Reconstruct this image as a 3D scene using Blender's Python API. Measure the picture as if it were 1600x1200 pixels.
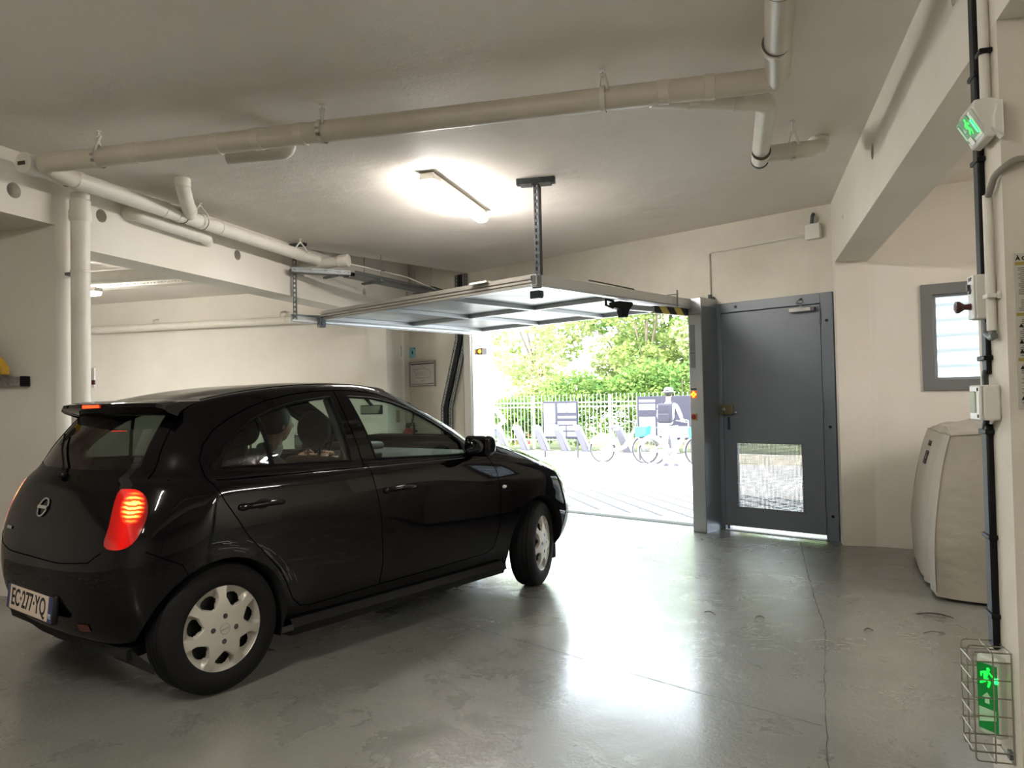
import bpy, bmesh, math, random
from mathutils import Vector, Matrix
random.seed(7)
for o in list(bpy.data.objects): bpy.data.objects.remove(o)
SC = bpy.context.scene
COL = SC.collection
V3 = Vector
PI = math.pi
# ------------------------------------------------------------------ camera
cam_d = bpy.data.cameras.new('camera'); cam = bpy.data.objects.new('camera', cam_d); COL.objects.link(cam)
cam_d.lens = 26.80; cam_d.sensor_width = 36.0; cam_d.clip_start = 0.05; cam_d.clip_end = 300
fw = V3((-0.29075, 0.95650, 0.02381)).normalized()
pitch, roll, yaw = 0.0238093, -0.0200484, -0.2951233
fw = V3((math.sin(yaw)*math.cos(pitch), math.cos(yaw)*math.cos(pitch), math.sin(pitch)))
r0 = V3((math.cos(yaw), -math.sin(yaw), 0)); u0 = r0.cross(fw)
rr = r0*math.cos(roll) + u0*math.sin(roll); uu = -r0*math.sin(roll) + u0*math.cos(roll)
H = 1.30
cam.matrix_world = Matrix(((rr.x, uu.x, -fw.x, 0), (rr.y, uu.y, -fw.y, 0), (rr.z, uu.z, -fw.z, H), (0, 0, 0, 1)))
SC.camera = cam
SC.view_settings.view_transform = 'Standard'; SC.view_settings.look = 'None'
SC.view_settings.gamma = 1.0; SC.view_settings.use_curve_mapping = False
SC.view_settings.exposure = 2.58
# ------------------------------------------------------------------ world and sun
w = bpy.data.worlds.new('sky'); SC.world = w; w.use_nodes = True
nt = w.node_tree; nt.nodes.clear()
wo = nt.nodes.new('ShaderNodeOutputWorld'); bg = nt.nodes.new('ShaderNodeBackground')
bg.inputs[0].default_value = (0.80, 0.90, 1.0, 1); bg.inputs[1].default_value = 2.2
nt.links.new(bg.outputs[0], wo.inputs[0])
sd_ = bpy.data.lights.new('sun', 'SUN'); sd_.energy = 2.1; sd_.angle = math.radians(3); sd_.color = (1.0, 0.96, 0.88)
sun = bpy.data.objects.new('sun', sd_); COL.objects.link(sun)
sun.rotation_euler = V3((0.16, 0.66, -0.95)).to_track_quat('-Z', 'Y').to_euler()
# ------------------------------------------------------------------ helpers
def lin(c):
    return tuple((x/12.92 if x <= 0.04045 else ((x+0.055)/1.055)**2.4) for x in c)
def hx(s):
    s = s.lstrip('#'); return lin(tuple(int(s[i:i+2], 16)/255 for i in (0, 2, 4))) + (1.0,)
FR = {}
class B:
    """collects shapes into one mesh; M places them"""
    def __init__(s, M=None):
        s.v = []; s.f = []; s.M = M if M is not None else Matrix.Identity(4)
    def add(s, vs, fs, M=None):
        n = len(s.v); T = s.M @ M if M is not None else s.M
        s.v += [T @ V3(p) for p in vs]; s.f += [tuple(i+n for i in f) for f in fs]
    def box(s, x0, x1, y0, y1, z0, z1, M=None):
        vs = [(x, y, z) for z in (z0, z1) for y in (y0, y1) for x in (x0, x1)]
        s.add(vs, [(0,2,3,1),(4,5,7,6),(0,1,5,4),(2,6,7,3),(0,4,6,2),(1,3,7,5)], M); return s
    def cbox(s, c, sz, M=None):
        T = Matrix.Translation(V3(c)) @ (M if M is not None else Matrix.Identity(4))
        return s.box(-sz[0]/2, sz[0]/2, -sz[1]/2, sz[1]/2, -sz[2]/2, sz[2]/2, T)
    def tube(s, path, r, n=16, caps=True, closed=False):
        P = [V3(p) for p in path]; m = len(P)
        rs = r if isinstance(r, (list, tuple)) else [r]*m
        ts = []
        for i in range(m):
            if closed: t = P[(i+1) % m]-P[i-1]
            elif i == 0: t = P[1]-P[0]
            elif i == m-1: t = P[-1]-P[-2]
            else: t = (P[i+1]-P[i]).normalized()+(P[i]-P[i-1]).normalized()
            if t.length < 1e-9: t = P[min(i+1, m-1)]-P[max(i-1, 0)]
            ts.append(t.normalized())
        a = V3((0, 0, 1)) if abs(ts[0].z) < 0.9 else V3((1, 0, 0))
        x = ts[0].cross(a).normalized(); vs = []
        for i in range(m):
            x = (x - ts[i]*x.dot(ts[i])).normalized(); y = ts[i].cross(x)
            for k in range(n):
                an = 2*PI*k/n; vs.append(P[i] + (x*math.cos(an)+y*math.sin(an))*rs[i])
        fs = []
        for i in range(m if closed else m-1):
            j = (i+1) % m
            for k in range(n): fs.append((i*n+k, i*n+(k+1) % n, j*n+(k+1) % n, j*n+k))
        if caps and not closed: fs.append(tuple(range(n-1, -1, -1))); fs.append(tuple((m-1)*n+k for k in range(n)))
        s.add(vs, fs); return s
    def lathe(s, prof, M=None, n=48, closed=False):
        """prof: (r, h) pairs turned about local z"""
        vs = []; m = len(prof)
        for r, h in prof:
            for k in range(n): vs.append((r*math.cos(2*PI*k/n), r*math.sin(2*PI*k/n), h))
        fs = []
        for i in range(m if closed else m-1):
            j = (i+1) % m
            for k in range(n): fs.append((i*n+k, i*n+(k+1) % n, j*n+(k+1) % n, j*n+k))
        if not closed:
            if prof[0][0] > 1e-6: fs.append(tuple(range(n-1, -1, -1)))
            if prof[-1][0] > 1e-6: fs.append(tuple((m-1)*n+k for k in range(n)))
        s.add(vs, fs, M); return s
    def prism(s, poly, z0, z1, M=None):
        n = len(poly)
        area = sum(poly[i][0]*poly[(i+1) % n][1]-poly[(i+1) % n][0]*poly[i][1] for i in range(n))
        if area < 0: poly = poly[::-1]
        vs = [(p[0], p[1], z0) for p in poly]+[(p[0], p[1], z1) for p in poly]
        fs = [tuple(range(n-1, -1, -1)), tuple(range(n, 2*n))]+[(i, (i+1) % n, n+(i+1) % n, n+i) for i in range(n)]
        s.add(vs, fs, M); return s
    def ball(s, c, r, M=None, nu=16, nv=10):
        if not isinstance(r, (tuple, list)): r = (r, r, r)
        vs = []; fs = []
        for i in range(nv+1):
            th = PI*i/nv
            for k in range(nu):
                ph = 2*PI*k/nu; vs.append((r[0]*math.sin(th)*math.cos(ph), r[1]*math.sin(th)*math.sin(ph), r[2]*math.cos(th)))
        for i in range(nv):
            for k in range(nu): fs.append((i*nu+k, (i+1)*nu+k, (i+1)*nu+(k+1) % nu, i*nu+(k+1) % nu))
        T = Matrix.Translation(V3(c)) @ (M if M is not None else Matrix.Identity(4)); s.add(vs, fs, T); return s
def to_mesh(name, vs, fs, angle=35):
    me = bpy.data.meshes.new(name); me.from_pydata([tuple(v) for v in vs], [], fs); me.validate(); me.update()
    bm = bmesh.new(); bm.from_mesh(me); bmesh.ops.remove_doubles(bm, verts=bm.verts, dist=1e-5)
    bmesh.ops.recalc_face_normals(bm, faces=bm.faces); bm.to_mesh(me); bm.free()
    if angle:
        me.polygons.foreach_set('use_smooth', [True]*len(me.polygons))
        me.set_sharp_from_angle(angle=math.radians(angle))
    return me
def tag(o, label=None, cat=None, group=None, kind=None):
    if label: o['label'] = label
    if cat: o['category'] = cat
    if group: o['group'] = group
    if kind: o['kind'] = kind
    return o
def thing(name, loc, label, cat, group=None, kind=None, F=None):
    o = bpy.data.objects.new(name, None); COL.objects.link(o); o.empty_display_size = 0.1
    M = F.copy() if F is not None else Matrix.Translation(V3(loc))
    if F is not None and loc is not None: M = Matrix.Translation(V3(loc)) @ F.to_3x3().to_4x4()
    o.matrix_basis = M; FR[o.name] = M
    return tag(o, label, cat, group, kind)
def loose(b):
    """the separate pieces of a builder"""
    par = list(range(len(b.v)))
    def find(i):
        while par[i] != i: par[i] = par[par[i]]; i = par[i]
        return i
    for f in b.f:
        r = find(f[0])
        for i in f[1:]:
            q = find(i)
            if q != r: par[q] = r
    out = {}
    for f in b.f: out.setdefault(find(f[0]), []).append(f)
    res = []
    for fs in out.values():
        c = B(); idx = {}
        for f in fs:
            for i in f:
                if i not in idx: idx[i] = len(c.v); c.v.append(b.v[i])
            c.f.append(tuple(idx[i] for i in f))
        res.append(c)
    return res
def each(name, b, mat, parent=None, **k):
    """every separate piece of b as a part of its own"""
    return [obj(name, c, mat, parent, **k) for c in loose(b)][-1]
def obj(name, b, mat, parent=None, bevel=0, angle=35, local=False, seg=2, part_label=None):
    """ONE mesh object from builder b (world coordinates unless local)"""
    vs = b.v; fs = b.f
    if parent is not None:
        F = FR[parent.name]
        if not local:
            I = F.inverted(); vs = [I @ v for v in vs]
    else:
        mn = V3([min(v[i] for v in vs) for i in range(3)]); mx = V3([max(v[i] for v in vs) for i in range(3)])
        base = V3(((mn.x+mx.x)/2, (mn.y+mx.y)/2, mn.z)); F = Matrix.Translation(base); vs = [v-base for v in vs]
    me = to_mesh(name, vs, fs, angle); me.materials.append(mat)
    o = bpy.data.objects.new(name, me); COL.objects.link(o)
    if parent is not None: o.parent = parent
    else: o.matrix_basis = F
    FR[o.name] = F
    if bevel:
        m = o.modifiers.new('bevel', 'BEVEL'); m.width = bevel; m.segments = seg; m.limit_method = 'ANGLE'; m.angle_limit = math.radians(40)
    if part_label: o['label'] = part_label
    return o
def struct(name, b, mat, parent=None, **k):
    o = obj(name, b, mat, parent, **k); o['kind'] = 'structure'; return o
def copy_tree(o, parent=None):
    c = o.copy(); COL.objects.link(c); c.parent = parent; FR[c.name] = FR.get(o.name)
    for ch in list(o.children): copy_tree(ch, c)
    return c
def bool_cut(o, cutters):
    """subtract builder shapes from o's mesh for good"""
    tmp = []
    for c in cutters:
        me = to_mesh('cutter', c.v, c.f, 0); t = bpy.data.objects.new('cutter', me); COL.objects.link(t)
        m = o.modifiers.new('cut', 'BOOLEAN'); m.object = t; m.operation = 'DIFFERENCE'; m.solver = 'EXACT'; tmp.append(t)
    bpy.context.view_layer.update()
    dg = bpy.context.evaluated_depsgraph_get(); ev = o.evaluated_get(dg)
    me = bpy.data.meshes.new_from_object(ev); o.modifiers.clear(); o.data = me
    for t in tmp: bpy.data.objects.remove(t)
def text_builder(s, size, M, depth=0.0006, align='CENTER', sx=1.0, bold=0.0):
    cu = bpy.data.curves.new('t', 'FONT'); cu.body = s; cu.size = size; cu.extrude = depth; cu.align_x = align; cu.align_y = 'CENTER'; cu.offset = bold; cu.resolution_u = 3
    t = bpy.data.objects.new('t', cu); COL.objects.link(t); bpy.context.view_layer.update()
    dg = bpy.context.evaluated_depsgraph_get(); me = bpy.data.meshes.new_from_object(t.evaluated_get(dg))
    b = B(M); b.add([(v.co.x*sx, v.co.y, v.co.z) for v in me.vertices], [tuple(p.vertices) for p in me.polygons])
    bpy.data.objects.remove(t); bpy.data.meshes.remove(me); return b
def frame(o, x, y=None, z=None):
    """matrix from origin and axes"""
    x = V3(x).normalized()
    if z is not None: z = V3(z).normalized(); y = z.cross(x).normalized(); x = y.cross(z)
    else: y = V3(y).normalized(); z = x.cross(y).normalized(); y = z.cross(x)
    return Matrix(((x.x, y.x, z.x, o[0]), (x.y, y.y, z.y, o[1]), (x.z, y.z, z.z, o[2]), (0, 0, 0, 1)))
# ------------------------------------------------------------------ materials
def mat(name, color, rough=0.5, metal=0.0, emit=None, estr=0.0, coat=0.0, spec=0.5, noise=None, bump=None, trans=0.0, sub=None, rnoise=None):
    m = bpy.data.materials.new(name); m.use_nodes = True; t = m.node_tree; p = t.nodes['Principled BSDF']
    if isinstance(color, str): color = hx(color)
    p.inputs['Base Color'].default_value = color; p.inputs['Roughness'].default_value = rough; p.inputs['Metallic'].default_value = metal
    p.inputs['Specular IOR Level'].default_value = spec; p.inputs['Coat Weight'].default_value = coat; p.inputs['Coat Roughness'].default_value = 0.03
    p.inputs['Transmission Weight'].default_value = trans
    if emit is not None:
        p.inputs['Emission Color'].default_value = hx(emit) if isinstance(emit, str) else emit; p.inputs['Emission Strength'].default_value = estr
    tc = t.nodes.new('ShaderNodeTexCoord')
    if noise:   # (scale, amount, color2)
        n = t.nodes.new('ShaderNodeTexNoise'); n.inputs['Scale'].default_value = noise[0]; n.inputs['Detail'].default_value = 6; n.inputs['Roughness'].default_value = 0.6
        r = t.nodes.new('ShaderNodeValToRGB'); r.color_ramp.elements[0].position = 0.5-noise[1]; r.color_ramp.elements[1].position = 0.5+noise[1]
        r.color_ramp.elements[0].color = color; c2 = noise[2]; r.color_ramp.elements[1].color = hx(c2) if isinstance(c2, str) else c2
        t.links.new(tc.outputs['Object'], n.inputs['Vector']); t.links.new(n.outputs['Fac'], r.inputs['Fac']); t.links.new(r.outputs['Color'], p.inputs['Base Color'])
    if rnoise:  # (scale, lo, hi)
        n = t.nodes.new('ShaderNodeTexNoise'); n.inputs['Scale'].default_value = rnoise[0]; n.inputs['Detail'].default_value = 5
        mr = t.nodes.new('ShaderNodeMapRange'); mr.inputs['From Min'].default_value = 0.35; mr.inputs['From Max'].default_value = 0.65
        mr.inputs['To Min'].default_value = rnoise[1]; mr.inputs['To Max'].default_value = rnoise[2]
        t.links.new(tc.outputs['Object'], n.inputs['Vector']); t.links.new(n.outputs['Fac'], mr.inputs['Value']); t.links.new(mr.outputs['Result'], p.inputs['Roughness'])
    if bump:    # list of (scale, strength, distance)
        prev = None
        for sc, st, di in bump:
            n = t.nodes.new('ShaderNodeTexNoise'); n.inputs['Scale'].default_value = sc; n.inputs['Detail'].default_value = 5
            bn = t.nodes.new('ShaderNodeBump'); bn.inputs['Strength'].default_value = st; bn.inputs['Distance'].default_value = di
            t.links.new(tc.outputs['Object'], n.inputs['Vector']); t.links.new(n.outputs['Fac'], bn.inputs['Height'])
            if prev: t.links.new(prev.outputs['Normal'], bn.inputs['Normal'])
            prev = bn
        t.links.new(prev.outputs['Normal'], p.inputs['Normal'])
    return m
def plaster(name, c1, c2, rough=0.7, marks=0.35):
    """painted render: soft tonal patches, fine grain, thin dark scuffs"""
    m = mat(name, c1, rough, bump=[(3.0, 0.5, 0.02), (45, 0.35, 0.004), (180, 0.2, 0.002)]); t = m.node_tree; p = t.nodes['Principled BSDF']; tc = [n for n in t.nodes if n.type == 'TEX_COORD'][0]
    n = t.nodes.new('ShaderNodeTexNoise'); n.inputs['Scale'].default_value = 1.1; n.inputs['Detail'].default_value = 8; n.inputs['Roughness'].default_value = 0.62
    r = t.nodes.new('ShaderNodeValToRGB'); r.color_ramp.elements[0].position = 0.35; r.color_ramp.elements[1].position = 0.68
    r.color_ramp.elements[0].color = hx(c1); r.color_ramp.elements[1].color = hx(c2)
    n2 = t.nodes.new('ShaderNodeTexNoise'); n2.inputs['Scale'].default_value = 5.5; n2.inputs['Detail'].default_value = 12; n2.inputs['Roughness'].default_value = 0.75; n2.inputs['Distortion'].default_value = 1.3
    r2 = t.nodes.new('ShaderNodeValToRGB'); r2.color_ramp.elements[0].position = 0.70; r2.color_ramp.elements[1].position = 0.82
    r2.color_ramp.elements[0].color = (0, 0, 0, 1); r2.color_ramp.elements[1].color = (marks, marks, marks, 1)
    mx = t.nodes.new('ShaderNodeMix'); mx.data_type = 'RGBA'; mx.inputs['B'].default_value = hx('6b6353')
    t.links.new(tc.outputs['Object'], n.inputs['Vector']); t.links.new(n.outputs['Fac'], r.inputs['Fac'])
    t.links.new(tc.outputs['Object'], n2.inputs['Vector']); t.links.new(n2.outputs['Fac'], r2.inputs['Fac'])
    t.links.new(r.outputs['Color'], mx.inputs['A']); t.links.new(r2.outputs['Color'], mx.inputs['Factor']); t.links.new(mx.outputs['Result'], p.inputs['Base Color'])
    return m
M_WALL = plaster('wall paint', 'dfd9cf', 'd6cfc2'); M_CEIL = plaster('ceiling paint', 'e6ded6', 'ded5cb', marks=0.2)
M_DIRTY = plaster('scuffed wall', 'd8d2c4', 'c6beae', marks=0.8)
M_PVC = mat('pvc pipe', 'ddd8ce', 0.5, noise=(6, 0.2, 'd2ccbf')); M_PVCD = mat('pipe joint dark grey', '55514a', 0.6)  # second one: even dark grey of the seal rings at the pipe joints
M_GALV = mat('galvanised steel', '7d807f', 0.5, 0.6, noise=(30, 0.25, '686b6b')); M_ALU = mat('aluminium', 'c9cbcc', 0.3, 0.8)
M_DGALV = mat('dark steel', '5a5e60', 0.4, 0.7, noise=(20, .2, '43474a'))
M_DOOR = mat('grey door paint', '6d747c', 0.34, noise=(4, 0.3, '656c74'), rnoise=(8, .28, .42), bump=[(90, .15, .001)]); M_DFRAME = mat('grey frame paint', '666e77', 0.35)
M_STEELCOL = mat('brushed steel', 'a8abad', 0.34, 0.9, rnoise=(3, .28, .40))
M_BLACK = mat('black plastic', '0a0a0b', 0.5, spec=.25); M_RUBBER = mat('rubber', '0a0a0a', 0.75, spec=.25, bump=[(60, .2, .002)])
M_WHITEP = mat('white plastic', 'd9d6cc', 0.4); M_WHITE = mat('white enamel', 'e8e8e4', 0.4); M_RED = mat('red plastic', '8e1c1a', 0.35)
M_YEL = mat('yellow paint', 'c79a12', 0.4, noise=(8, .2, 'a98512')); M_TUBE = mat('lamp tube light', 'ffffff', 0.4, emit=(1.0, 0.96, 0.90, 1), estr=27)
M_BRASS = mat('dull brass', '7d7556', 0.35, 0.8); M_CHROME = mat('chrome', 'dddddd', 0.12, 1.0)
M_AMBER = mat('amber light', 'ff9a20', 0.4, emit='ff7a10', estr=.4); M_AMBERC = mat('amber light centre', 'ffe080', 0.4, emit='ff9c18', estr=.6)
# ------------------------------------------------------------------ floor material
def floor_mat():
    m = mat('painted concrete floor', '8c8f84', 0.32, spec=0.5, coat=.55); t = m.node_tree; p = t.nodes['Principled BSDF']; L = t.links; p.inputs['Coat Roughness'].default_value = .17
    tc = [n for n in t.nodes if n.type == 'TEX_COORD'][0]
    def noise(s, d=8, r=.6, dist=0):
        n = t.nodes.new('ShaderNodeTexNoise'); n.inputs['Scale'].default_value = s; n.inputs['Detail'].default_value = d; n.inputs['Roughness'].default_value = r; n.inputs['Distortion'].default_value = dist
        L.new(tc.outputs['Object'], n.inputs['Vector']); return n
    def ramp(n, a, b, c1, c2):
        r = t.nodes.new('ShaderNodeValToRGB'); r.color_ramp.elements[0].position = a; r.color_ramp.elements[1].position = b
        r.color_ramp.elements[0].color = c1; r.color_ramp.elements[1].color = c2; L.new(n.outputs['Fac'], r.inputs['Fac']); return r
    base = ramp(noise(0.7), .3, .7, hx('6b6b63'), hx('797970'))
    worn = ramp(noise(1.3, 10, .65, .4), .50, .75, (0,0,0,1), (.12,.12,.12,1))
    mx = t.nodes.new('ShaderNodeMix'); mx.data_type = 'RGBA'; mx.inputs['B'].default_value = hx('67645a')
    L.new(base.outputs['Color'], mx.inputs['A']); L.new(worn.outputs['Color'], mx.inputs['Factor'])
    chips = ramp(noise(26, 10, .8, 1.2), .70, .85, (0,0,0,1), (.4,.4,.4,1))
    mx2 = t.nodes.new('ShaderNodeMix'); mx2.data_type = 'RGBA'; mx2.inputs['B'].default_value = hx('9a978e')
    L.new(mx.outputs['Result'], mx2.inputs['A']); L.new(chips.outputs['Color'], mx2.inputs['Factor'])
    dk = ramp(noise(22, 8, .8, .5), .74, .9, (0,0,0,1), (.4,.4,.4,1))
    mx3 = t.nodes.new('ShaderNodeMix'); mx3.data_type = 'RGBA'; mx3.inputs['B'].default_value = hx('57544a')
    L.new(mx2.outputs['Result'], mx3.inputs['A']); L.new(dk.outputs['Color'], mx3.inputs['Factor']); L.new(mx3.outputs['Result'], p.inputs['Base Color'])
    rn = noise(3.0, 8, .7, .5); mr = t.nodes.new('ShaderNodeMapRange'); mr.inputs['From Min'].default_value = .3; mr.inputs['From Max'].default_value = .7; mr.inputs['To Min'].default_value = .2; mr.inputs['To Max'].default_value = .42
    L.new(rn.outputs['Fac'], mr.inputs['Value']); L.new(mr.outputs['Result'], p.inputs['Roughness'])
    prev = None
    for s, st, d in ((2.2, .35, .03), (25, .3, .004), (60, .5, .003), (140, .3, .0015)):
        n = noise(s, 6); b = t.nodes.new('ShaderNodeBump'); b.inputs['Strength'].default_value = st; b.inputs['Distance'].default_value = d; L.new(n.outputs['Fac'], b.inputs['Height'])
        if prev: L.new(prev.outputs['Normal'], b.inputs['Normal'])
        prev = b
    L.new(prev.outputs['Normal'], p.inputs['Normal']); return m
M_FLOOR = floor_mat()
# ------------------------------------------------------------------ frames of the slanted walls
AW = math.radians(-26.6); WD = V3((math.cos(AW), math.sin(AW), 0)); WO = V3((-math.sin(AW), math.cos(AW), 0)); W0 = V3((0, 7.774, 0))
MW = frame(W0, WD, WO)                      # along the street wall, outward, up
AV = math.radians(-14.5); VD = V3((math.cos(AV), math.sin(AV), 0)); VO = V3((-math.sin(AV), math.cos(AV), 0)); V0 = V3((1.065, 7.187, 0))
MV = frame(V0, VD, VO)
def Wp(s, o, z): return MW @ V3((s, o, z))
def Vp(s, o, z): return MV @ V3((s, o, z))
XB = -4.57; ZC = 3.03
# floor inside
b = B()
fl = [(-11, -6), (5.6, -6), (5.6, 5.98), (1.065, 7.187)]
p = Wp(0.72, .35, 0); q = Wp(-5.3, .35, 0)
b.prism([(-11, -6), (5.6, -6), (5.6, 6.3), (p.x+.4, p.y), (p.x, p.y), (q.x, q.y), (-11, 10.5)], -0.15, 0)
struct('floor', b, M_FLOOR)
# cracks and the saw joint in the floor
M_CRACK = mat('floor crack', '3f3d36', 0.8)
def crack(pts, wdt):
    b = B(); P = []
    for i in range(len(pts)-1):
        a, c = V3(pts[i]+(0.0015,)), V3(pts[i+1]+(0.0015,)); n = max(2, int((c-a).length/.06))
        for k in range(n): P.append(a.lerp(c, k/n)+V3((random.gauss(0, .0025), random.gauss(0, .0025), 0)))
    P.append(V3(pts[-1]+(0.0015,)))
    vs = []; 
    for i, q in enumerate(P):
        t = (P[min(i+1, len(P)-1)]-P[max(i-1, 0)]).normalized(); n = V3((-t.y, t.x, 0)); h = wdt*random.uniform(.35, 1)/2
        vs += [q+n*h, q-n*h]
    b.add(vs, [(2*i, 2*i+1, 2*i+3, 2*i+2) for i in range(len(P)-1)]); return b
struct('floor_crack', crack([(.45, 7.3), (.42, 6.36), (.40, 5.3), (.398, 4.57), (.31, 3.7), (.25, 2.95), (.2, 2.2)], .006), M_CRACK)
struct('floor_crack', crack([(-2.2, 4.6), (-1.63, 4.23), (-.9, 3.85), (-.26, 3.5), (.26, 3.25)], .006), M_CRACK)
# ceiling
b = B(); e1 = Wp(1.2, .02, 0); n1 = V3((-3.48, 9.517, 0))
b.prism([(-4.8, -6), (5.6, -6), (5.6, 6.6), (1.5, 7.6), (e1.x, e1.y+.3), (n1.x+.05, n1.y+.02), (n1.x, n1.y), (-4.60, 7.25), (-4.8, 6.85)], ZC, 3.62)
b.box(-11.2, -4.8, 4.2, 10.4, ZC, 3.62); b.box(-6.2, -3.2, 6.7, 10.6, 3.55, 3.75)
struct('ceiling', b, M_CEIL, angle=20)
b = B(); b.box(-9, XB, -6, 4.37, 2.60, 3.2); soff = struct('beam_left', b, M_WALL)
hole = lambda x, y, z, r, dx=.2: B().tube([(x-dx, y, z), (x+dx, y, z)], r, 24)
bool_cut(soff, [B().tube([(XB-.18, 3.83, 2.762), (XB+.1, 3.83, 2.762)], .052, 24)])
b = B(); b.box(-4.87, XB, 4.37, 10.0, 2.475, 3.7); lb = struct('beam_left', b, M_WALL)
bool_cut(lb, [B().tube([(XB-.18, y, z), (XB+.1, y, z)], r, 24) for y, z, r in ((4.545, 2.757, .05), (6.15, 2.75, .048), (8.68, 2.73, .05), (7.24, 2.80, .083))])
b = B(); b.box(.79, 1.065, -6, 7.4, 2.47, ZC+.02); rb = struct('beam_right', b, M_WALL)
bool_cut(rb, [B().tube([(.7, y, z), (.93, y, z)], r, 24) for y, z, r in ((5.08, 2.79, .05), (3.18, 2.80, .05), (6.55, 2.72, .02))])
# walls
b = B(); b.box(-9, XB, 4.14, 4.37, 0, 2.60); struct('wall_left', b, M_WALL)
b = B(); b.box(-11.2, -4.6, 9.9, 10.3, 0, 3.7); struct('wall_back', b, M_WALL)
b = B(); b.box(-4.90, -4.64, 9.42, 10.2, 0, 2.475); struct('pillar_left', b, M_WALL)
b = B(); b.box(-11.2, -11, -6, 10.2, 0, 3.7); b.box(-7.2, -7.0, -6, 4.2, 0, 2.7); struct('wall_left', b, M_WALL)
b = B(); b.box(-11.2, 5.8, -6.2, -6, 0, 3.7); struct('wall_front', b, M_WALL)
b = B(); b.box(5.6, 5.8, -6.2, 7, 0, 3.7); struct('wall_right', b, M_WALL)
b = B(MW)     # the street wall, pierced by the garage opening and the grey door
OT = .30
b.box(-5.4, -3.75, 0, OT, 0, 3.7); b.box(-3.75, -.40, 0, OT, 2.27, 3.7); b.box(-.40, -.24, 0, OT, 0, 3.7)
b.box(-.24, .82, 0, OT, 2.20, 3.7); b.box(.82, 1.25, 0, OT, 0, 3.7)
struct('wall_street', b, M_DIRTY)
b = B(); b.box(.79, 1.065, 7.19, 7.7, 0, 2.47); struct('pillar_right', b, M_WALL)
b = B(); b.prism([(1.05, 7.33), (1.065, 7.187), (1.10, 7.177), (1.135, 7.25), (1.12, 7.4)], 0, 2.48); struct('trim_1', b, M_WALL)
b = B(MV); wx0, wx1, wz0, wz1 = .385, 1.17, 1.33, 2.205
b.box(-.1, wx0, 0, .25, 0, 3.3); b.box(wx0, wx1, 0, .25, 0, wz0); b.box(wx0, wx1, 0, .25, wz1, 3.3); b.box(wx1, 5, 0, .25, 0, 3.3)
struct('wall_right', b, M_WALL)
# near pillar on the right
b = B(); b.box(.79, 1.065, 2.72, 3.02, 0, 2.47); struct('pillar_right', b, M_DIRTY)
# window in the right bay: grey frame and a corrugated translucent sheet
wn = thing('window_1', Vp((wx0+wx1)/2, 0, wz0), None, None, kind='structure', F=MV)
b = B(MV); fo = .085
b.box(wx0-.005, wx0+fo, -.02, .08, wz0, wz1); b.box(wx1-fo, wx1+.005, -.02, .08, wz0, wz1)
b.box(wx0, wx1, -.0201, .08, wz0-.005, wz0+fo); b.box(wx0, wx1, -.0201, .08, wz1-fo, wz1+.005)
obj('window_frame', b, mat('neutral grey frame', '6d6e6d', .4), wn, bevel=.004)
b = B(MV); g = .02; t0 = fo-.001
b.box(wx0+t0, wx0+t0+g, .02, .07, wz0+t0, wz1-t0); b.box(wx1-t0-g, wx1-t0, .02, .07, wz0+t0, wz1-t0)
b.box(wx0+t0, wx1-t0, .0201, .07, wz0+t0, wz0+t0+g); b.box(wx0+t0, wx1-t0, .0201, .07, wz1-t0-g, wz1-t0)
obj('sash', b, mat('window sash grey', '8f9293', .35), wn)
m = bpy.data.materials.new('translucent corrugated sheet'); m.use_nodes = True; t = m.node_tree; t.nodes.clear()
o_ = t.nodes.new('ShaderNodeOutputMaterial'); tr = t.nodes.new('ShaderNodeBsdfTranslucent'); df = t.nodes.new('ShaderNodeBsdfDiffuse'); ms = t.nodes.new('ShaderNodeMixShader'); ms.inputs[0].default_value = .12
tr.inputs[0].default_value = (.36, .39, .41, 1); df.inputs[0].default_value = (.8, .82, .84, 1)
t.links.new(tr.outputs[0], ms.inputs[1]); t.links.new(df.outputs[0], ms.inputs[2]); t.links.new(ms.outputs[0], o_.inputs[0]); M_SHEET = m
b = B(MV); n = 120; vs = []
for i in range(n+1):
    z = wz0+fo+(wz1-wz0-2*fo)*i/n; y = .09+.045*math.sin(2*PI*(z)/.128)
    vs += [(wx0+fo-.01, y, z), (wx1-fo+.01, y, z)]
b.add(vs, [(2*i, 2*i+1, 2*i+3, 2*i+2) for i in range(n)]); obj('pane', b, M_SHEET, wn)
# ------------------------------------------------------------------ grey pedestrian door
dr = thing('door_1', Wp(.3, 0, 0), None, None, kind='structure', F=MW)
b = B(MW); b.box(-.285, -.215, -.03, .12, 0, 2.235); b.box(.775, .885, -.03, .12, 0, 2.235); b.box(-.215, .775, -.0301, .12, 2.14, 2.2351)
obj('door_frame', b, M_DFRAME, dr, bevel=.004)
b = B(MW); b.box(-.23, .79, .021, .05, 2.10, 2.16); b.box(-.23, -.195, .0211, .05, 0, 2.16); b.box(.755, .79, .0211, .05, 0, 2.16); obj('door_stop', b, M_DFRAME, dr)
b = B(MW); b.box(.90, .955, -.02, .1, 0, 2.22); obj('edge_strip', b, mat('dark edge strip', '3d4247', .4), dr)
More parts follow.
